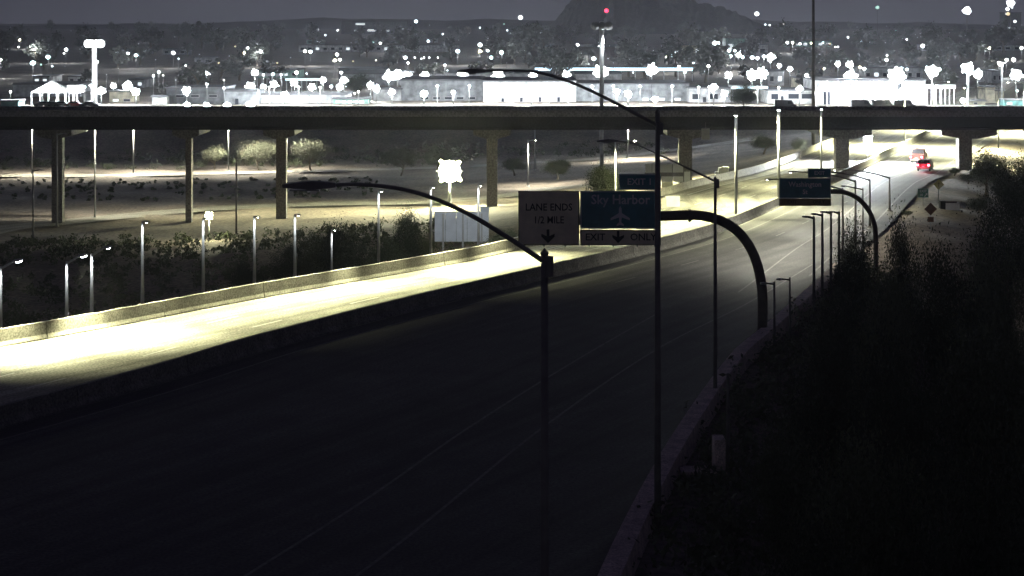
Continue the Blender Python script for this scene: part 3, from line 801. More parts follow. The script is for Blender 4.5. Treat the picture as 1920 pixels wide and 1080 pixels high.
# guard bracket with a box on the drop side
t = thing('service_platform', 'dim bracket platform with a pale plate fixed outside the near parapet', 'platform', (7.9, 84, -6))
obj('column', MB().tube([(0,0,0),(0,0,6.28)], [.13,.12], 10), DSTEEL, t)
obj('deck', MB().box(-.55,1.45,-.6,.6,6.3,6.42), RBM, t)
obj('brace', MB().tube([(1.2,0,6.25),(0.1,0,5.0)], [.05,.05], 6), DSTEEL, t)
obj('back_plate', MB().box(.9,1.38,-.55,.55,6.423,7.8), RBM, t)
obj('upright', MB().tube([(1.55,0,0),(1.55,0,10.6)], [.09,.07], 8), DSTEEL, t)

# ------------------------------------------------------------------ vehicles
def car(name, label, x, y, ang, col, pickup):
    t = thing(name, label, 'pickup' if pickup else 'car', (x,y,0.03), ang)
    BODY = mat('paint_'+name, col, .3, 4, .08); GL = mat('car_glass', (0.02,0.02,0.025), .1, 3, .1)
    TY = mat('tyre', (0.02,0.02,0.02), .85, 6, .2); RM = mat('rim', (.35,.35,.36), .35, 5, .1, metal=.7)
    # side profile (y forward, z up)
    if pickup: pr = [(-2.7,.5),(-2.7,1.15),(-.7,1.15),(-.55,1.85),(.55,1.88),(1.15,1.25),(2.6,1.1),(2.75,.5)]
    else: pr = [(-2.3,.35),(-2.35,1.0),(-1.9,1.08),(-1.35,1.46),(.2,1.5),(1.05,1.02),(2.15,.88),(2.3,.35)]
    w = .95 if pickup else .88; v = []; n = len(pr)
    for sx in (-1, 1):
        for yy, zz in pr: v.append((sx*(w if zz < 1.3 else w*.84), yy, zz))
    f = [tuple(range(n)), tuple(range(2*n-1,n-1,-1))] + [(i,(i+1)%n,(i+1)%n+n,i+n) for i in range(n)]
    b = obj('body', MB().add(v, f), BODY, t)
    if pickup: rg = [(-.715,1.25),(-.59,1.78)]; ws = [(1.14,1.28),(.63,1.84)]
    else: rg = [(-1.86,1.12),(-1.4,1.44)]; ws = [(1.02,1.06),(.3,1.47)]
    for nm, g_, s in (('rear_window', rg, -1), ('windscreen', ws, 1)):
        v = [(sx*ww, y_+s*.02, z_+.02) for (y_, z_), ww in zip(g_, (w*.86, w*.78)) for sx in (-1,1)]
        obj(nm, MB().add(v, [(0,1,3,2)]), GL, t)
    wy = (-1.6,1.75) if pickup else (-1.4,1.4)
    for yy in wy:
        for sx in (-1,1):
            wh = obj('wheel', MB().tube([(sx*w-.12*sx-.1,0,0),(sx*w-.12*sx+.1,0,0)], [.36,.36], 14), TY, t, loc=(0,yy,.36))
            obj('rim', MB().tube([(sx*w-.12*sx+.105*sx,0,0),(sx*w-.12*sx+.12*sx,0,0)], [.2,.17], 10), RM, wh)
    yb = pr[0][0]-.03
    for sx in (-1,1):
        obj('tail_light', MB().box(sx*w*.8-.13,sx*w*.8+.13,yb-.04,yb+.02,.72,.98), TAIL, t)
        obj('headlight', MB().box(sx*w*.75-.14,sx*w*.75+.14,pr[-1][0]-.05,pr[-1][0]+.02,.6,.78), GLOWW, t)
    obj('bumper', MB().box(-w*.95,w*.95,yb-.1,yb-.045,.38,.6), HOUS, t)
    obj('number_plate', MB().box(-.16,.16,yb-.115,yb-.102,.62,.76), S_WHITE, t)
    plight(t, (0, yb-.6, .8), 90, (1,.05,.1), .25)
    return t
ra = -math.atan2(.33,1)
car('pickup_truck', 'dark pickup truck driving away under the overpass, farther red lights', 57.8, 273, ra, (.08,.04,.04), True)
car('sedan_car', 'dark red sedan braking behind the pickup, nearer red lights', 55.4, 257.5, ra, (.12,.03,.035), False)

# ------------------------------------------------------------------ vegetation
def leafcloud(n, clumps, R, size, squash=.8, seed=0, flat=0.0):
    r = np.random.default_rng(seed)
    C = r.normal(size=(clumps,3)); C /= np.linalg.norm(C,axis=1)[:,None]; C *= (r.random(clumps)**.45)[:,None]*R*.8
    C[:,2] = C[:,2]*squash
    cr = R*(.22+.25*r.random(clumps))
    idx = r.integers(0, clumps, n)
    P = C[idx] + r.normal(size=(n,3))*cr[idx][:,None]*(.28+.3*r.random(n)[:,None])
    A = r.normal(size=(n,3)); A /= np.linalg.norm(A,axis=1)[:,None]
    B = np.cross(A, r.normal(size=(n,3))); B /= np.linalg.norm(B,axis=1)[:,None]
    s = (size*(.5+r.random(n)))[:,None]
    V = np.stack([P-A*s, P+B*s*.45, P+A*s, P-B*s*.45], 1).reshape(-1,3)
    Fq = np.arange(n*4).reshape(-1,4)
    return V, Fq
def np_mesh(name, V, Fq, m):
    me = bpy.data.meshes.new(name); me.vertices.add(len(V)); me.vertices.foreach_set('co', V.astype(np.float32).ravel())
    me.loops.add(Fq.size); me.loops.foreach_set('vertex_index', Fq.astype(np.int32).ravel())
    me.polygons.add(len(Fq)); me.polygons.foreach_set('loop_start', np.arange(0,Fq.size,4,dtype=np.int32))
    me.materials.append(m); me.update(calc_edges=True); me.validate(); return me
def trunk_mesh(h, r, seed, branches=5, m=BARK):
    rd = random.Random(seed); mb_ = MB()
    pts = [(0,0,0)]
    for k in range(1,5): pts.append((pts[-1][0]+rd.uniform(-.08,.08)*h, pts[-1][1]+rd.uniform(-.08,.08)*h, h*k/4))
    mb_.tube(pts, [r,r*.85,r*.7,r*.55,r*.4], 7)
    for b_ in range(branches):
        a = rd.uniform(0,2*PI); s = Vector(pts[rd.choice([2,3,4])]); L = h*rd.uniform(.4,.8)
        e = s+Vector((math.cos(a)*L*.7, math.sin(a)*L*.7, L*.7))
        mb_.tube([s,(s+e)/2+Vector((0,0,L*.06)),e], [r*.45,r*.3,r*.1], 5)
    return mb_.mesh('trunk', m)
# canonical trees (crown radius 1, at crown centre height 1.55, shared and scaled)
KIND = {}
def tree_kind(key, n, clumps, size, squash, leafm, seed, th=1.2, tr=.09):
    V, Fq = leafcloud(n, clumps, 1.0, size, squash, seed); V[:,2] += th+.35
    V[:,2] = np.maximum(V[:,2], .25)
    KIND[key] = (np_mesh('crown', V, Fq, leafm), trunk_mesh(th, tr, seed))
tree_kind('pale1', 9000, 46, .028, .7, LEAFA, 3, 1.1, .055)
tree_kind('pale2', 9000, 40, .028, .75, LEAFA, 4, 1.0, .055)
tree_kind('mesq1', 22000, 66, .022, .8, LEAFB, 5, .9, .08)
tree_kind('mesq2', 22000, 60, .022, .85, LEAFB, 6, .8, .08)
tree_kind('dark1', 24000, 80, .02, .9, LEAFC, 7, .8, .08)
tree_kind('dark2', 24000, 70, .02, 1.0, LEAFC, 8, .9, .08)
tree_kind('far1', 500, 16, .12, .7, LEAFD, 9, .75, .08)
tree_kind('far2', 500, 14, .12, .8, LEAFD, 10, .7, .08)
tree_kind('far3', 500, 18, .12, .6, LEAFD, 11, .8, .08)
def tree(kind, name, label, base, R, rz=None, group=None, sz=1.0, cat='tree'):
    t = thing(name, label, cat, base, random.uniform(0,6.28) if rz is None else rz, group)
    t.scale = (R, R, R*sz)
    c, k = KIND[kind]; link('crown', c, t); link('trunk', k, t); return t
def tree_px(kind, name, label, px, ybase, ytop, group=None, Rpx=None, D=None, sz=None, cat='tree'):
    if D is None: x, D, z = solve(px, ybase)
    else: x = (px-960)*D/F; z = gz(x, D)
    top = HC-(ytop-HY)*D/F; H = top-z
    R = Rpx*D/F if Rpx else H/2.3
    return tree(kind, name, label, (x, D, z), R, None, group, H/(2.3*R), cat)
for px, yb, yt, rp, k, lab in [(402,318,272,28,'pale1','small pale tree with a forked trunk, leftmost of the lit trees'),
    (486,319,258,42,'pale2','broad pale tree just left of the flared column'),
    (583,322,257,44,'pale1','rounded pale tree just right of the flared column with a leaning trunk'),
    (752,330,268,40,'pale2','dim tree left of the blazing floodlight'),
    (820,326,266,34,'mesq1','dim tree right behind the blazing floodlight'),
    (1045,338,290,34,'mesq2','low brush tree above the left part of the near sign'),
    (965,330,290,30,'mesq1','low brush tree right of the wide middle column'),
    (1432,290,248,30,'mesq1','tree under the overpass between the tall median lamp posts'),
    (1500,300,256,20,'pale1','small bush left of the column at the far sign')]:
    tree_px(k, 'palo_verde_tree' if 'pale' in k else 'mesquite_tree', lab, px, yb, yt, None, rp)
tree_px('mesq2','leafy_tree','round leafy tree rising above the middle of the near sign',1135,0,291,None,46,205)
for px, D, yt, rp, k, lab in [(655,176,386,62,'dark1','tall dark bush behind the parapet left of the slim lamp post'),
    (600,182,415,52,'mesq1','dark rounded bush at the left end of the brush thicket'),
    (765,180,382,36,'dark2','narrow upright dark bush between two slim lamp posts'),
    (720,172,425,50,'mesq2','low dark bush in the middle of the brush thicket'),
    (845,170,448,44,'dark1','low dark bush under the grey sign back'),
    (800,182,430,34,'mesq1','dark bush left of the grey sign back'),
    (945,172,420,46,'mesq2','green bush behind the parapet at the left edge of the near sign'),
    (900,168,462,36,'dark2','low brush right against the parapet under the sloping pole arm'),
    (545,186,452,50,'dark2','spreading low dark bush left of the thicket'),
    (470,180,470,46,'dark1','low dark bush behind the paired thin lamp posts')]:
    tree_px(k, 'desert_bush', lab, px, 0, yt, None, rp, D, cat='bush')
# dark mass on the lower right
for i, (px, D, yt, rp, k, lab) in enumerate([
    (1600,126,372,46,'dark1','dark wispy treetop in front of the far sign mast'),
    (1692,120,388,50,'dark2','dark wispy treetop just right of the far sign mast'),
    (1660,100,432,80,'mesq2','dark tree below the far sign mast'),
    (1575,104,470,60,'dark1','dark tree at the road edge under the short arm lamp posts'),
    (1770,108,432,90,'dark2','dark tree in front of the brown diamond sign'),
    (1860,118,398,80,'mesq1','dark tree at the right edge below the white roadside box'),
    (1908,190,262,66,'dark1','tall dark tree at the right edge beside the overpass abutment'),
    (1850,225,268,48,'mesq1','dark tree on the verge under the right end of the overpass'),
    (1890,150,330,80,'dark2','dark tree filling the right edge above the bushes'),
    (1700,80,520,120,'dark1','large dark tree on the drop beyond the near parapet'),
    (1860,84,500,130,'mesq2','large dark tree at the right frame edge'),
    (1560,88,600,90,'dark2','dark tree beside the bend of the near parapet'),
    (1480,74,760,90,'mesq2','dark tree growing below the near parapet'),
    (1640,66,730,150,'mesq1','wide dark tree low on the right slope'),
    (1840,62,700,160,'dark1','wide dark tree in the lower right corner'),
    (1520,56,940,130,'dark2','dark bush beside the foot of the near parapet')]):
    tree_px(k, 'dark_tree', lab, px, 0, yt, None, rp, D)
# ragged line of shrubs along the verge by the far lanes
for i, (px, yb, yt, rp) in enumerate([(1815,345,318,22),(1850,352,322,24),(1880,372,330,26),(1790,330,312,14),(1835,400,360,30),(1700,408,392,14),(1898,400,350,30)]):
    tree_px('mesq1' if i%2 else 'dark1', 'verge_shrub', 'shrub on the dirt verge right of the signs, %s along the verge' % ordn[i], px, yb, yt, 'shrubs on the right verge', rp, cat='shrub')
# brush that nobody could count, on the dark slope behind the parapet and under the bridge
V_all = []; F_all = []; off = 0
def scatter(n, rect, size, seed, fn=None):
    global off
    r = random.Random(seed)
    for _ in range(n):
        x = r.uniform(rect[0], rect[1]); y = r.uniform(rect[2], rect[3])
        if fn and not fn(x, y): continue
        V, Fq = leafcloud(90, 5, size*r.uniform(.6,1.5), .16, .6, r.randint(0,10**6))
        V = V + np.array([x, y, gz(x,y)+size*.35]); V_all.append(V); F_all.append(Fq+off); off += len(V)
scatter(520, (-75, 0, 118, 232), 1.1, 1, lambda x,y: x < EDGE(y)-4 and solve_ok(x,y)) if False else None
def off_roads(x, y):
    for Qp, w_ in ((q1,5.0),(q2,5.0),(q3,5.5)):
        for p in Qp[::3]:
            if abs(p.x-x) < w_ and abs(p.y-y) < w_: return False
    return True
scatter(1300, (-75, -4, 118, 236), 1.1, 1, lambda x,y: x < EDGE(y)-5 and off_roads(x,y))
scatter(260, (-110, 30, 362, 398), 1.6, 2, lambda x,y: off_roads(x,y))
scatter(200, (-98, -22, 294, 336), .5, 3, lambda x,y: off_roads(x,y))
scatter(2600, (2, 50, 36, 152), 1.7, 4, lambda x,y: RB(y)+1.9 < x < RB(y)+20)
me = np_mesh('low_brush', np.concatenate(V_all), np.concatenate(F_all), LEAFB)
tag(link('low_brush', me), 'low desert brush covering the unlit slopes', 'brush', None, 'stuff')

# ------------------------------------------------------------------ hill and city beyond
def hillmesh():
    mb_ = MB(); nxh, nyh = 90, 24; r = random.Random(3)
    ctr = [(-60,0),(990,62),(1030,50),(1062,14),(1090,-12),(1150,-30),(1210,-24),(1255,2),(1290,2),(1330,12),(1375,24),(1420,44),(1450,58),(1500,66)]
    D = 3300
    x0, x1 = (940-960)*D/F, (1520-960)*D/F
    def top(px):
        for a, b in zip(ctr[1:], ctr[2:]):
            if a[0] <= px <= b[0]: return a[1]+(b[1]-a[1])*(px-a[0])/(b[0]-a[0])
        return 66
    for j in range(nyh+1):
        s = j/nyh; prof = math.sin(PI*s)**.8
        for i in range(nxh+1):
            x = x0+(x1-x0)*i/nxh; px = x*F/D+960
            h = max(0, HC-(top(px)-HY)*D/F)
            e = sm(i/nxh*8)*sm((nxh-i)/nxh*8)
            z = h*prof*e*(1+.08*math.sin(i*.5+j*.7)+.10*r.uniform(-1,1)) - 1
            mb_.v.append((x, D-260+520*s, z))
    mb_.f = [(j*(nxh+1)+i, j*(nxh+1)+i+1, (j+1)*(nxh+1)+i+1, (j+1)*(nxh+1)+i) for j in range(nyh) for i in range(nxh)]
    mb_.mi = [0]*len(mb_.f); return mb_
tag(obj('hill', hillmesh(), HILL, smooth=False), kind='structure')
rr0 = random.Random(17); mb = MB(); N = 160; Dr = 5200
hs = [0]*(N+1)
for o_, a_ in ((3.1,7),(7.3,4),(17,2.5),(41,1.5)):
    ph = rr0.uniform(0,6); hs = [h_+a_*math.sin(k/N*o_*2*PI/2+ph) for k, h_ in enumerate(hs)]
for j in range(9):
    pj = math.sin(PI*j/8)
    for k in range(N+1):
        mb.v.append(((k/N-.5)*2*2400, Dr-300+75*j, max(0.5,(19+hs[k]+rr0.uniform(-1,1))*pj)-1))
mb.f = [(j*(N+1)+i, j*(N+1)+i+1, (j+1)*(N+1)+i+1, (j+1)*(N+1)+i) for j in range(8) for i in range(N)]; mb.mi = [0]*len(mb.f)
tag(obj('distant_ridge', mb, HILL), kind='structure')
p = W(1137, 20, 3020)
t = thing('beacon_mast', 'red beacon on a thin mast on the dark hill, top centre', 'beacon', (p.x, p.y, 20))
obj('mast', MB().tube([(0,0,-8),(0,0,p.z-20)], [.5,.3], 6), DSTEEL, t)
obj('beacon_lamp', MB().ell((0,0,p.z-20),(3.2,3.2,3.0),10,6), REDL, t)

def Dg(py, h=0.0): return (HC-h)*F/(py-HY)
CW = {'grey': (0.30,0.31,0.32), 'light': (0.5,0.5,0.5), 'white': (0.68,0.68,0.66), 'dark': (0.16,0.17,0.18), 'green': (0.25,0.4,0.34), 'beige': (0.5,0.46,0.34), 'teal': (0.12,0.3,0.28)}
WM = {k: mat('wall_'+k, v, .8, .08, .15, fine=.6) for k, v in CW.items()}
ROOF = mat('flat_roof', (0.14,0.14,0.15), .9, .1, .2)
TRIM = mat('trim_pale', (0.55,0.55,0.53), .7, .5, .1)
def building(label, x0, x1, ytop, D, depth, wall, doors=(), windows=(), name='building', roof='flat', lit=(), cat='building', band=None):
    a = (x0-960)*D/F; b = (x1-960)*D/F; h = HC-(ytop-HY)*D/F; cx = (a+b)/2; w = (b-a)/2
    t = thing(name, label, cat, (cx, D, 0))
    obj('wall', MB().box(-w, w, 0, depth, -.4, h), WM[wall], t)
    if roof == 'flat': obj('roof', MB().box(-w-.3, w+.3, -.3, depth+.3, h+.003, h+.35), ROOF, t)
    else:
        m_ = MB(); m_.add([(-w-.3,-.4,h+.003),(w+.3,-.4,h+.003),(w+.3,depth+.4,h+.003),(-w-.3,depth+.4,h+.003),(-w*.7,depth/2,h+roof),(w*.7,depth/2,h+roof)],
            [(0,3,2,1),(0,1,5,4),(2,3,4,5),(1,2,5),(3,0,4)]); obj('roof', m_, ROOF, t)
    nj = max(1, int(2*w/9))
    if 2*w > 25:
        for k in range(1, nj): obj('wall_joint', MB().box(-w+2*w*k/nj-.08, -w+2*w*k/nj+.08, -.06, -.003, 0, h-.05), WM['dark'], t)
    for (dx0, dx1, dy0) in doors:
        obj('door', MB().box((dx0-960)*D/F-cx, (dx1-960)*D/F-cx, -.12, -.004, 0, HC-(dy0-HY)*D/F), WIND, t)
    for (wx0, wx1, wy0, wy1, on) in windows:
        p0 = (wx0-960)*D/F-cx; p1 = (wx1-960)*D/F-cx; z1 = HC-(wy0-HY)*D/F; z0 = max(.2, HC-(wy1-HY)*D/F)
        fo = obj('window', MB().box(p0-.08,p1+.08,-.09,-.003,z0-.08,z1+.08), TRIM, t)
        obj('pane', MB().box(p0,p1,-.12,-.093,z0,z1), WINL if on else WIND, fo)
    return t
# near row of the lit district
building('dark grey warehouse, left wing of the three part warehouse behind the bridge', 752, 905, 151, 486, 30, 'grey', windows=[(790+k*22,803+k*22,182,186,0) for k in range(5)])
building('pale middle warehouse with narrow dark doors behind the bridge', 906, 1080, 153, 478, 30, 'white', doors=[(940,945,184),(975,980,183),(1010,1015,182),(1045,1050,182)])
building('grey warehouse, long right wing ending above the near sign', 1081, 1292, 158, 482, 26, 'grey', windows=[(1205+k*30,1216+k*30,184,188,1) for k in range(3)])
building('low roofed hall with bright lamps along its wall behind the warehouses', 640, 1010, 139, 600, 40, 'grey')
building('long low hall right of centre behind the warehouses', 1080, 1165, 139, 598, 30, 'light')
building('low lit shed with a glowing base under the overpass skyline, left of centre', 440, 650, 178, 470, 14, 'light', windows=[(540+k*18,552+k*18,182,185,1) for k in range(4)])
building('blocky grey building left of the glowing shed', 421, 482, 172, 463, 14, 'grey', doors=[(441,447,185)])
building('wide grey building with lamp standards in front, left', 312, 420, 166, 468, 18, 'dark', windows=[(330,345,178,182,0),(358,373,178,182,0),(392,407,178,182,0)])
building('small bright green tinted lobby between the glowing shed and warehouse', 625, 690, 186, 466, 8, 'green', windows=[(630+k*11,638+k*11,189,195,1) for k in range(5)])
building('small pale annex with a lit corner left of the warehouse', 700, 752, 168, 484, 10, 'light')
building('low grey wall building at the far left behind the canopy', 25, 150, 159, 510, 20, 'grey')
building('dark green container shed at the far left edge', 2, 34, 190, 452, 6, 'teal')
building('yellowish shop with a lit front left of the lamp pair', 205, 250, 172, 476, 8, 'beige', windows=[(212,222,186,192,1),(232,244,186,192,0)])
building('small white lit kiosk right of the yellowish shop', 285, 312, 182, 464, 6, 'white', windows=[(288,298,184,190,1)])
building('porch fronted white building right of the grey warehouse', 1292, 1370, 166, 476, 12, 'light', windows=[(1298,1312,176,186,0),(1330,1346,176,186,0)], doors=[(1318,1324,182)])
building('white building with a row of dark windows left of the terminal', 1440, 1530, 170, 468, 14, 'white', windows=[(1446,1459,176,186,0),(1478,1500,176,185,0),(1503,1522,176,185,0)], doors=[(1464,1469,180)])
tt_ = building('large bright terminal hall with tall white front and flat roof, right', 1532, 1735, 151, 462, 22, 'white', windows=[(1590,1596,157,170,0)]+[(1606+k*16,1618+k*16,178,186,1) for k in range(6)]+[(1676,1690,157,176,0)], doors=[(1544,1556,172)])
building('pale beige two step block on the far right', 1848, 1866, 164, 470, 8, 'beige', roof='flat')
building('lower beige block with an open loading bay on the far right', 1867, 1882, 171, 470, 8, 'beige', doors=[(1870,1880,186)])
building('long low beige wall building right of the colonnade', 1815, 1847, 190, 458, 6, 'beige', windows=[(1826,1832,192,197,0)])
building('teal container with pale windows at the far right edge', 1884, 1918, 188, 456, 5, 'teal', windows=[(1888,1891,192,197,1),(1893,1897,192,197,1)])
building('squat dark roofed store between canopy and lamp pair', 155, 176, 176, 480, 8, 'dark')
# canopies
def canopy(label, x0, x1, ytop, yb, D, depth, peak, cols, roofm, strip=None, name='canopy'):
    a = (x0-960)*D/F; b = (x1-960)*D/F; cx = (a+b)/2; w = (b-a)/2
    zt_ = HC-(ytop-HY)*D/F; zb_ = HC-(yb-HY)*D/F
    t = thing(name, label, 'canopy', (cx, D, 0))
    if peak: obj('roof', MB().add([(-w,0,zb_),(w,0,zb_),(w,depth,zb_),(-w,depth,zb_),(0,depth/2,zt_)], [(0,3,2,1),(0,1,4),(1,2,4),(2,3,4),(3,0,4)]), roofm, t)
    else: obj('roof', MB().box(-w,w,0,depth,zb_,zt_), roofm, t)
    for k in range(cols):
        xx = -w+.3+(2*w-.6)*k/(cols-1)
        obj('column', MB().tube([(xx,.4,0),(xx,.4,zb_-.003)], [.16,.16], 8), WM['white'], t)
    if strip: obj('light_strip', MB().box(-w,w,-.12,-.004,zb_+.05,zb_+.05+strip), STRIP, t)
    return t
TENT = mat('tent_white', (0.8,0.8,0.78), .6, .3, .05)
canopy('white peaked canopy tent on posts in the lit yard, far left', 56, 124, 151, 174, 459, 8, True, 5, TENT)
canopy('small flat white canopy joining the peaked tent on its right', 126, 146, 160, 175, 462, 6, False, 3, TENT)
canopy('long canopy with a thin blue white tube light along its edge', 1003, 1300, 126, 133, 640, 14, False, 12, WM['dark'], 1.0)
canopy('lit colonnade canopy with white posts right of the terminal', 1736, 1792, 159, 166, 460, 7, False, 7, TENT)
canopy('flat white canopy with a glowing fascia above the porch building', 1372, 1440, 161, 167, 473, 7, False, 5, TENT, .5)
canopy('dark flat entrance roof along the front of the terminal', 1528, 1700, 147.5, 151, 452, 7, False, 9, ROOF)
canopy('pale walkway canopy between left lamp rows', 535, 605, 147, 151, 545, 5, False, 8, TENT, .5)
canopy('pale canopy under lamps at the left of the walkway', 480, 530, 138, 143, 590, 5, False, 6, TENT)
# farther buildings
far = [(560,860,85,1260,'light','very long pale building halfway to the horizon, left of centre'),(895,942,85,1240,'light','pale box building with two bright lamps right of the very long one'),
 (1265,1318,85,1130,'beige','pale building partly hidden by a round tree, right of centre'),(1333,1358,69,1480,'grey','tall narrow building with a lit sign band, right of centre'),
 (1361,1400,72,1150,'green','green tinted block beside the tall narrow building'),(1401,1440,84,1100,'light','long pale block right of the green tinted one'),
 (1730,1768,84,1300,'light','pale low building right of the time stamp area'),(1780,1798,88,1300,'white','bright end block of the pale low building'),(1832,1915,85,1300,'light','long pale low building near the right edge'),
 (1475,1560,77,1500,'green','wide hazy green lit row building below the upper right lights'),(635,720,129,640,'dark','dark roofed hall left of the bright wall lamps'),
 (365,398,108,900,'grey','small grey house left of the lamp cluster, upper left'),(210,278,92,1180,'grey','pale strip building right of the high mast'),(305,350,92,1150,'grey','pale strip building with one lamp, upper left'),
 (62,92,144,620,'light','white roof patch behind the canopy tent'),(128,156,144,625,'light','bluish white shed behind the canopy tent'),
 (575,606,75,1700,'green','faint greenish building under the left horizon'),(665,760,77,1750,'grey','grey building with a lit side under the horizon lights'),(800,820,72,1800,'light','small bright fronted building near the horizon'),
 (1500,1530,148,560,'beige','low beige building behind the terminal left end'),(1620,1730,128,640,'grey','grey low building behind the terminal'),(1860,1880,134,620,'grey','hazy grey block behind the right lamps'),
 (1185,1210,96,1200,'grey','small grey house by the round tree, right of centre'),(1440,1470,134,600,'light','pale low shed left of the dark mast'),
 (975,1040,83,1500,'dark','dark low building left of the high mast lamp'),(1080,1180,84,1500,'dark','dim low building behind the high mast'),(480,560,132,680,'green','greenish lit shed row left of centre'),
 (240,270,150,580,'grey','grey rooftop between the left lamp clusters')]
for x0,x1,yt,D,c,lab in far:
    n = max(2, int((x1-x0)/14)); yb = HY+HC*F/D
    ws = [(x0+(x1-x0)*(k+.25)/n, x0+(x1-x0)*(k+.7)/n, yt+(yb-yt)*.35, yt+(yb-yt)*.7, random.random()<.35) for k in range(n)] if c != 'dark' else []
    building(lab, x0, x1, yt, D, 18, c, windows=ws[:12])
# office blocks with lit rows right at the horizon
def office(label, x0, x1, ytop, D, rows):
    a = (x0-960)*D/F; b = (x1-960)*D/F; h = HC-(ytop-HY)*D/F; cx = (a+b)/2; w = (b-a)/2
    t = thing('office_block', label, 'building', (cx, D, 0)); obj('wall', MB().box(-w,w,0,30,-1,h), WM['dark'], t)
    obj('roof', MB().box(-w-.5,w+.5,-.5,30.5,h+.01,h+1), ROOF, t)
    for (px0,px1,py,th) in rows:
        obj('window_row', MB().box((px0-960)*D/F-cx,(px1-960)*D/F-cx,-.4,-.01,HC-(py+th-HY)*D/F,HC-(py-th-HY)*D/F), GLOWD if th < 1.2 else WINL, t)
office('dark office block with lit window rows on the left horizon', 640, 762, 40, 3000, [(667,684,45,1.6),(664,670,57.5,1.4),(672,676,57.5,1.3),(689,706,57,1.6),(709,712,57,1.2),(714,718,57,1.2),(723,730,57.5,1.4),(675,682,65,1.3)])
office('dark block with two long lit rows left of the hill', 952, 1030, 49, 2900, [(957,962,62,1.2),(965,992,62,2.0),(1003,1026,62,1.9),(1004,1014,68,1.1)])
office('office block at the upper right with small lit windows', 1885, 1915, 24, 2600, [(1885,1893,26,1.6),(1888,1894,52,1.6)])

# ------------------------------------------------------------------ city lamps
def fixed_h(py): return 6.5
def lamp_D(py):
    if py < 47: return 2600
    return max(455, min(3800, 13.5*F/(py-HY)))
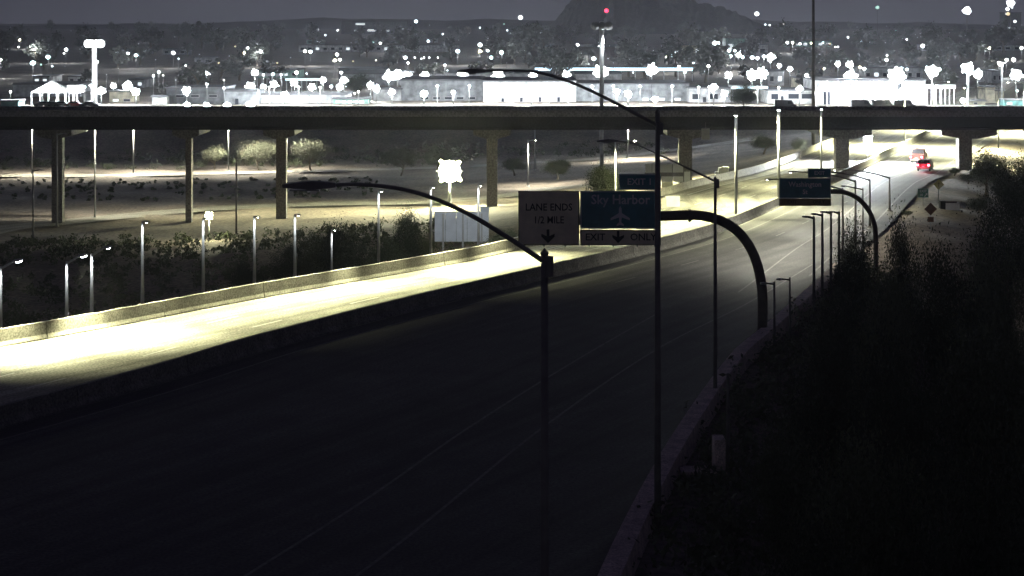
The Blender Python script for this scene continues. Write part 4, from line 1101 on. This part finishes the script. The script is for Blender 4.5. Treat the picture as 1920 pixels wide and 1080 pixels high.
# big lamps: own label each
BIGL = [
 (62,165,0,0,'',''),
]
bigs = [ # px,py,r,D,power,label
 (190,170,9,466,2500,'white lamp on a short pole right of the high mast, far left'),
 (213,161,7,500,0,'round white lamp between the lamp pair, far left'),
 (240,160,10,480,1500,'larger white lamp in the left lamp pair'),
 (255,172,9,464,2500,'lamp on a post in front of the yellowish shop'),
 (350,170,9,462,4000,'white lamp standard before the wide grey building'),
 (352,197,7,450,2500,'low glaring lamp at the foot of the wide grey building, left one'),
 (387,197,7,450,2500,'low glaring lamp at the foot of the wide grey building, right one'),
 (426,199,9,450,3500,'low glaring lamp at the foot of the blocky grey building, left one'),
 (470,198,10,450,4000,'low glaring lamp at the foot of the blocky grey building, right one'),
 (387,137,7,560,1000,'isolated bright lamp above the wide grey building'),
 (470,162,10,480,1500,'bright lamp on the corner of the blocky grey building'),
 (478,136,8,560,1000,'bright lamp above the blocky grey building corner'),
 (494,163,7,492,900,'lamp in the parking row left of centre, leftmost'),
 (514,158,8,500,900,'lamp in the parking row left of centre, second'),
 (552,155,8,505,900,'lamp in the parking row under the walkway canopy'),
 (585,163,8,490,900,'lamp in the parking row with two faces, lower'),
 (606,150,7,510,900,'lamp in the parking row beside the lower two faced one'),
 (637,163,8,488,900,'lamp left of the dark round tree, lower'),
 (645,150,8,505,900,'lamp left of the dark round tree, upper'),
 (534,178,8,462,3500,'lamp on top of the glowing shed'),
 (598,184,5,458,2500,'small lamp at the right end of the glowing shed'),
 (695,160,8,486,1500,'tall lamp right of the dark round tree'),
 (706,166,8,480,1500,'lamp stuck beside the tall one right of the dark round tree'),
 (735,172,7,466,3000,'lamp at the left corner of the dark grey warehouse'),
 (730,143,12,560,2500,'glaring wall lamp at the left end of the hall, leftmost'),
 (745,140,12,565,2500,'glaring wall lamp at the left end of the hall, second'),
 (763,142,10,565,1500,'glaring wall lamp at the left end of the hall, third'),
 (797,142,10,580,2500,'glaring wall lamp over the left end of the dark grey warehouse'),
 (869,142,12,585,3500,'glaring wall lamp over the right end of the dark grey warehouse'),
 (934,142,12,585,3500,'glaring wall lamp over the pale middle warehouse, left'),
 (1000,143,9,585,2500,'glaring lamp at the tip of the tall dark pole arm'),
 (1062,140,9,585,2000,'glaring lamp over the pale middle warehouse, right'),
 (1128,134,15,560,7000,'large glaring lamp under the high mast lamp'),
 (1222,131,12,575,2500,'bluish star bright lamp over the long right wing'),
 (795,176,8,462,4500,'yard lamp before the dark grey warehouse, left'),
 (850,173,4,462,3000,'slim yard lamp before the dark grey warehouse, right'),
 (996,172,10,460,6000,'yard lamp before the pale middle warehouse'),
 (1157,171,6,461,3500,'left one of two yard lamps before the right wing'),
 (1178,176,8,459,5000,'right one of two yard lamps before the right wing'),
 (1228,186,7,456,3500,'low lamp against the long right wing wall'),
 (1338,163,8,460,3500,'lamp on a pole before the porch building'),
 (1358,175,7,456,3500,'lamp right of the porch building by the dark tree'),
 (1366,141,8,540,800,'lamp with glare built as a star above the porch building'),
 (1410,140,12,545,2500,'wide glaring lamp above the leafy dark tree, left half'),
 (1428,138,12,545,2500,'wide glaring lamp above the leafy dark tree, right half'),
 (1445,107,9,760,1500,'wide lamp group left of the dark thin mast, upper'),
 (1481,129,6,600,500,'small lamp with glare built as a star by the dark thin mast'),
 (1461,123,5,620,500,'small bluish lamp left of the dark thin mast'),
 (1571,120,6,640,400,'small round lamp above the terminal, left'),
 (1593,121,8,640,500,'lamp above the terminal beside a tilted bright roof'),
 (1594,143,14,455,8000,'large glare on the terminal roof edge, left'),
 (1682,141,17,452,12000,'large glaring lamp over the middle of the terminal'),
 (1748,134,14,455,9000,'large glaring lamp above the lit colonnade'),
 (1814,128,13,456,5000,'large glaring lamp on the tall right pole, left head'),
 (1833,139,11,500,1500,'large glaring lamp beside the tall right pole, right head'),
 (1905,140,13,480,2500,'large glaring lamp at the right edge'),
 (1499,166,7,455,4000,'lamp before the building with dark windows'),
 (1535,172,8,450,5000,'lamp at the left corner of the terminal'),
 (1640,176,9,448,7000,'lamp in front of the terminal doors, left'),
 (1690,174,9,448,7000,'lamp in front of the terminal doors, right'),
 (1805,188,6,450,2500,'small glowing lamp left of the long beige wall'),
 (1875,120,5,640,300,'lamp on a tall post at upper right'),
 (1813,20,9,2400,0,'hazy lamp glaring on the skyline right of centre'),
 (1895,6,9,2400,0,'hazy lamp glaring on the skyline at the far right'),
]
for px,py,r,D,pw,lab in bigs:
    R = r*D/F*1.12  # cluster sized to the glare spot, larger than the lamp
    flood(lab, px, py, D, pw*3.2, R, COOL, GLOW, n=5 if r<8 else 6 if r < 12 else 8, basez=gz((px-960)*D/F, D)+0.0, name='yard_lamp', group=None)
def onum_(k): return ['first','second','third','fourth','fifth','sixth','seventh','eighth','ninth','tenth','eleventh','twelfth','thirteenth','fourteenth','fifteenth','sixteenth','seventeenth','eighteenth','nineteenth','twentieth','twenty-first','twenty-second','twenty-third','twenty-fourth','twenty-fifth','twenty-sixth'][k-1]
# wall washing lights added under the canopies and fronts to brighten them
for px, py, D, pw, lab in [(80,180,456,9000,'tent'),(110,180,456,9000,'tent'),(140,180,458,6000,'tent'),(505,193,462,6000,''),(560,192,462,6000,''),(600,193,460,4000,''),
    (820,192,470,5000,''),(880,192,470,5000,''),(925,192,468,5000,''),(960,192,466,5000,''),(1030,192,466,5000,''),(1065,192,466,5000,''),(1110,192,468,5000,''),(1150,192,468,4000,''),(1200,192,468,4000,''),(1260,192,468,4000,''),
    (1310,190,462,4000,''),(1560,185,452,8000,''),(1610,185,452,8000,''),(1660,185,452,8000,''),(1710,185,452,8000,''),(1765,180,455,8000,''),(1330,196,460,2500,''),(1420,190,460,5000,''),(1460,190,458,5000,'')]:
    x = (px-960)*D/F; h = 4.2
    place = 'under the peaked tent' if lab else 'along the bright building fronts'
    bl_n = globals().get('bl_n', 0)+1
    t = thing('added_wall_washer', 'added unseen wall washer in the white glare %s, %s along' % (place, onum_(bl_n)), 'lamp', (x, D, 0), 0, 'added wall washers in the glare')
    obj('post', MB().tube([(0,0,0),(0,0,h)], [.08,.06], 6), STEEL, t)
    obj('lens', MB().ell((0,-.1,h),(.3,.2,.15),8,4), GLOW, t)
    plight(t, (0,-.5,h+.2), pw*1.5, COOL, .3, 170, (0,.35,-1), .4)
# high masts
def mast(label, px, ybase, ytop, D, r0, r1, litpole, headr, power):
    x = (px-960)*D/F; zb = gz(x, D); h = HC-(ytop-HY)*D/F-zb
    t = thing('high_mast_light', label, 'light mast', (x, D, zb))
    obj('pole', MB().tube([(0,0,0),(0,0,h*.5),(0,0,h)], [r0,(r0+r1)/2,r1], 12), WM['white'] if litpole else DSTEEL, t, smooth=True)
    obj('ring', MB().tube([(math.cos(a)*headr*.8, math.sin(a)*headr*.8, h-.4) for a in [k*PI/6 for k in range(13)]], .12, 6, cap=False), HOUS, t)
    for k in range(8):  # heads enlarged to fill the lit mast's glare
        a = k*PI/4
        o = obj('lamp_head_and_glare', MB().ell((math.cos(a)*headr*.8, math.sin(a)*headr*.8, h-.75),(headr*.34,headr*.34,headr*.42),8,5), GLOW if litpole else HOUS, t)
    if power: plight(t, (0,-.2,h-1.6), power, COOL, .4)
    return t
mast('tall lit mast with a crown of lamps under the upper left corner', 177, 0, 76, 460, .75, .5, True, 2.2, 30000)
m1 = mast('tall mast with a dim lamp ring and white lit upper shaft below the hill', 1128, 0, 40, 331, .30, .42, False, 1.7, 0)
for ch in m1.children:
    if ch.name.startswith('pole'): ch.data.materials[0] = WM['white']
plight(m1, (.9,-.6,22.4), 900, COOL, .3)
mast('dark thin mast rising out of the top of the frame, right', 1525, 0, -15, 300, .3, .2, False, .9, 0)
for px, yt, D, lab in [(1813,126,456,'white lit pole under the large lamps at the right'),(1876,118,470,'slim white lit pole at the far right with a curved top')]:
    x = (px-960)*D/F; h = HC-(yt-HY)*D/F
    t = thing('lamp_pole', lab, 'lamp pole', (x, D-1.2, 0)); obj('pole', MB().tube([(0,0,0),(0,0,h)], [.22,.28], 8), WM['white'], t)
    obj('crossarm', MB().box(-1.2,1.2,-.08,.08,h+.003,h+.15), HOUS, t); plight(t, (.5,-1.2,h-.3), 1500, COOL, .3)

# small far lamps
LMK = [(160,'the canopy tent'),(260,'the left high mast'),(440,'the wide grey building'),(640,'the glowing shed'),(752,'the hall lamps'),(905,'the dark grey warehouse'),(1080,'the pale warehouse'),
       (1180,'the mast below the hill'),(1292,'the long right wing'),(1440,'the porch building'),(1530,'the dark windowed building'),(1735,'the bright terminal'),(1800,'the lit colonnade'),(9999,'the beige blocks')]
TENS = {20:'twentieth',30:'thirtieth'}
def onum(k):
    L1_ = ['first','second','third','fourth','fifth','sixth','seventh','eighth','ninth','tenth','eleventh','twelfth','thirteenth','fourteenth','fifteenth','sixteenth','seventeenth','eighteenth','nineteenth']
    if k <= 19: return L1_[k-1]
    t_ = k//10*10; return TENS.get(t_, 'fortieth') if k == t_ else {20:'twenty',30:'thirty',40:'forty'}[t_]+'-'+L1_[k-t_-1]
PLACED = []
def placed(o, kind_word, px, py): PLACED.append((o, kind_word, px, py))
def name_placed():
    G = {}
    for o, w_, px, py in PLACED:
        lm = next(n_ for x_, n_ in LMK if px < x_)
        band = 'right at the horizon' if py < 62 else 'below the horizon' if py < 84 else 'halfway up' if py < 108 else 'low'
        G.setdefault((w_, lm, band), []).append((px, o))
    for (w_, lm, band), L in G.items():
        L.sort(key=lambda q: q[0])
        for k, (px, o) in enumerate(L):
            o['label'] = '%s %s above %s%s' % (w_, band, lm, '' if len(L) == 1 else ', %s from left' % onum(k+1))
small = """37,75,3 78,88,2 92,83,2 124,93,4 90,107,5 62,118,6 77,121,2 64,93,3 182,116,3 1,112,4 240,100,3 255,104,4 325,99,4 348,123,2 298,135,3 288,142,3 306,141,2
388,158,3 420,165,3 458,99,3 465,90,3 441,87,2 14,92,1 35,88,2 596,55,2 648,55,3 753,58,3 741,49,2 780,40,4 489,97,4 572,96,4 582,97,4 632,102,4 637,112,3 628,113,4 662,115,2 705,113,2 760,108,4
778,108,2 790,110,2 795,108,2 805,108,2 765,118,3 821,108,2 834,122,3 839,132,2 858,96,5 900,84,5 900,96,5 940,98,5 921,108,4 914,95,3 494,140,3 512,139,4 527,140,3 556,136,4 575,138,2 640,136,3 621,162,4 672,172,3 665,175,2
976,33,5 999,50,3 966,50,1 1021,55,1 1083,84,3 1113,110,5 1125,86,3 1129,86,2 1172,90,3 1143,86,1 1202,100,2 1202,97,1 1250,107,3 1262,105,5 1263,98,4 1266,92,3 1340,81,5 1347,81,3 1367,95,4 1378,95,3 1385,103,6 1392,107,4 1410,108,5 1420,109,4 1273,125,4 1328,124,4 1284,135,4 1187,136,2 1419,26,5 1435,46,2 1443,47,2 1370,105,4 1432,106,4
1468,46,3 1512,141,4 1612,126,4 1620,129,4 1662,112,4 1730,86,5 1855,90,3 1887,112,4 1900,112,5 1872,117,3 1645,14,4 1889,17,4 1890,26,4 1903,40,3 1890,52,4 1476,80,3 1486,80,3 1500,82,3 1521,81,3 1543,80,2 1556,82,2 1615,78,2 1566,88,2 1571,88,2 1545,129,3 1907,170,3 1690,128,3 1700,130,3 1663,104,2 1915,90,4 1880,52,2
120,100,2 150,92,1 260,82,1 292,112,1 335,110,2 374,102,1 410,118,2 430,105,1 520,118,2 545,108,1 470,120,1 610,66,2 633,57,2 880,62,1 900,52,2 915,72,1 860,75,1 830,64,2 700,79,2 676,81,2 713,81,3 803,77,3 945,45,2 951,57,2 1090,100,1 1060,92,1 1040,118,1 1240,86,1 1225,95,1 1300,118,2 1315,96,1 1450,72,1 1462,62,2 1660,80,1 1700,74,2 1720,70,1 1742,66,2 1640,68,1 1590,70,2 1600,60,1 1680,58,2 1760,62,1 1810,66,1 1850,72,1 1870,66,2
98,124,2 170,130,1 200,140,1 222,128,1 330,150,1 420,150,2 170,160,3 159,163,3 20,172,3 105,190,2 990,118,1 1010,105,1 950,118,1 1150,118,1 1180,112,1"""
sm_cache = {}
def small_mesh(rr, gm):
    k = (rr, gm.name)
    if k not in sm_cache:
        q = MB(); q.tube([(0,0,-6.2),(0,0,0)], [.07,.05], 5, 0); q.ell((0,-.15,0),(rr,rr*.6,rr*.85),7,5,1)
        sm_cache[k] = q.mesh('distant_lamp', [DSTEEL, gm])
    return sm_cache[k]
rl = random.Random(5)
for tok in small.split():
    px, py, r = map(float, tok.split(','))
    D = lamp_D(py); p = W(px, py, D); rr = round(max(.85, r*.85)*D/F, 1)
    gm = rl.choice([GLOW, GLOW, GLOWC, GLOWW, GLOWO, GLOWG]) if r > 1 else GLOWD
    if py < 47:
        t = thing('distant_mast_lamp', 'single white lamp on a mast against the sky, %s of those along the skyline' % onum(sum(1 for q in small.split() if float(q.split(',')[1]) < 47 and float(q.split(',')[0]) <= px)), 'lamp', (p.x, D, 0), 0, 'lamps standing against the night sky')
        obj('mast', MB().tube([(0,0,0),(0,0,p.z)], [.35,.2], 5), DSTEEL, t); obj('lens', MB().ell((0,-.4,p.z),(rr,rr*.6,rr*.9),8,5), gm, t)
    else:
        o = link('distant_lamp', small_mesh(rr, gm), None, (p.x, D, p.z)); tag(o, 'tiny lamp shining among the dark trees of the distant city', 'lamp', 'tiny lamps of the distant city')
        placed(o, ('faint' if r <= 1 else 'small' if r <= 2 else 'white')+' lamp' if gm not in (GLOWO, GLOWG) else ('orange' if gm is GLOWO else 'greenish')+' lamp', px, py)
        if r >= 3: plight(o, (0,-1.5-rr,-.2), 5000*(D/700)**1.2, COOL, .4)
rr_ = random.Random(21)
for i in range(70):   # fainter sparks
    py = 46+abs(rr_.gauss(0,28)); px = rr_.uniform(0,1920)
    if py > 135 or (1030 < px < 1460 and py < 70): continue
    D = lamp_D(py); p = W(px, py, D)
    o = link('distant_lamp', small_mesh(round(.8*D/F,1), GLOWD), None, (p.x, D, p.z)); tag(o, 'x', 'lamp', 'tiny lamps of the distant city')
    placed(o, 'barely visible spark', px, py)

# dark trees of the city
rt = random.Random(11)
special = [(672,128,176,27,520,'dark1','big dark round tree between the lamp clusters left of the warehouses'),(1395,150,206,34,430,'mesq1','leafy dark tree before the white fronts right of the porch building'),
 (1294,90,122,34,760,'far1','round dark tree hiding the pale building right of centre'),(1218,95,118,18,760,'far2','round dark tree above the canopy with the blue white tube'),
 (1520,110,170,40,520,'far3','dark tree by the thin dark mast'),(1775,110,195,26,520,'far1','dark tree right of the lit colonnade'),(1850,150,190,26,520,'far2','dark tree behind the beige blocks'),
 (1200,139,158,40,545,'far3','dark spreading tree behind the long right wing'),(300,150,168,24,540,'far1','dark tree above the wide grey building'),(848,90,110,22,950,'far1','tree before the very long pale building'),
 (895,108,140,22,700,'far2','dark tree under the bright box building'),(1660,100,126,30,700,'far3','dark tree above the terminal middle'),(1560,92,125,26,760,'far2','dark tree above the terminal left end'),(820,145,152,14,575,'far1','small dark tree on the hall between two wall lamps')]
for px, yt, yb, rp, D, k, lab in special:
    x = (px-960)*D/F; top = HC-(yt-HY)*D/F; z = gz(x, D); R = rp*D/F
    tree(k, 'city_tree', lab, (x, D, z), R, None, None, max(.4, (top-z)/(2.3*R)))
for i in range(270):
    py = 52+abs(rt.gauss(0,48)); 
    if py > 172: continue
    px = rt.uniform(-20, 1940); D = 20*F/(py-HY)
    if D < 500: continue
    x = (px-960)*D/F; R = rt.uniform(3.5,7.5)*(1 if D < 1200 else 1.6)
    t = tree(rt.choice(['far1','far2','far3']), 'city_tree', 'dark tree standing among the lights of the distant city', (x, D, -.1), R, None, 'dark trees of the distant city', rt.uniform(.6,1.1)); placed(t, 'dark tree', px, py)
name_placed()
# parked cars in the lit yard, far left
def parked(label, px, D, col):
    x = (px-960)*D/F; t = thing('parked_car', label, 'car', (x, D, 0), 0, 'vehicles parked in the lit yard')
    pr = [(-2.2,.35),(-2.15,.9),(-1.4,1.0),(-.8,1.45),(.7,1.45),(1.3,.95),(2.15,.85),(2.2,.35)]
    obj('body', MB().prism(pr, -.85, .85), mat('parked_'+col[0], col[1], .35, 3, .1), t)
    for xx in (-1.4,1.4):
        for yy in (-.9,.7): obj('wheel', MB().tube([(xx,yy,.33),(xx,yy+.2,.33)], .33, 10), mat('tyre', (0.02,0.02,0.02), .85, 6, .2), t)
    obj('side_window', MB().prism([(-1.2,1.03),(-.75,1.38),(.65,1.38),(1.1,1.03)], -.87, -.853), WIND, t)
for px, c, lab in [(82,('grey',(.12,.12,.13)),'dark grey car parked before the canopy tent, left'),(98,('grey',(.12,.12,.13)),'dark grey car parked before the canopy tent, second'),(116,('silver',(.3,.3,.32)),'silver car parked in the yard between dark and red cars'),
    (140,('red',(.4,.03,.03)),'red car parked in the lit yard at far left'),(168,('dark',(.05,.05,.06)),'black van like car at the foot of the high mast')]:
    parked(lab, px, 446, c)
for k, (px, c) in enumerate([(1472,'a'),(1615,'b'),(1655,'c'),(1695,'d')]):
    D = 440; x = (px-960)*D/F
    t = thing('parked_van', 'dark boxy van silhouetted before the bright terminal, %s from the left' % ordn[k], 'van', (x, D, -.3), 0, 'dark vans before the terminal')
    obj('body', MB().prism([(-2.4,.4),(-2.4,2.3),(1.4,2.3),(1.9,1.4),(2.5,1.2),(2.5,.4)], -.95, .95), mat('van_dark',(.06,.06,.07),.5,3,.1), t)
    for xx in (-1.5,1.6): obj('wheel', MB().tube([(xx,-1.0,.38),(xx,-.75,.38)], .38, 10), mat('tyre', (0.02,0.02,0.02), .85, 6, .2), t)
    obj('window', MB().prism([(.5,1.4),(.5,2.1),(1.25,2.1),(1.6,1.45)], -.97, -.953), WIND, t)

# ------------------------------------------------------------------ haze
HAZE = True
if HAZE:
    hm = bpy.data.materials.new('haze_air'); hm.use_nodes = True
    n, l = hm.node_tree.nodes, hm.node_tree.links
    n.remove(n['Principled BSDF']); v = n.new('ShaderNodeVolumePrincipled')
    v.inputs['Color'].default_value = (0.85, 0.87, 0.95, 1); v.inputs['Density'].default_value = 0.00013; v.inputs['Anisotropy'].default_value = 0.6
    l.new(v.outputs[0], n['Material Output'].inputs['Volume'])
    tag(obj('haze', MB().box(-3600,3600,-90,7000,-10.5,120), hm), kind='stuff')
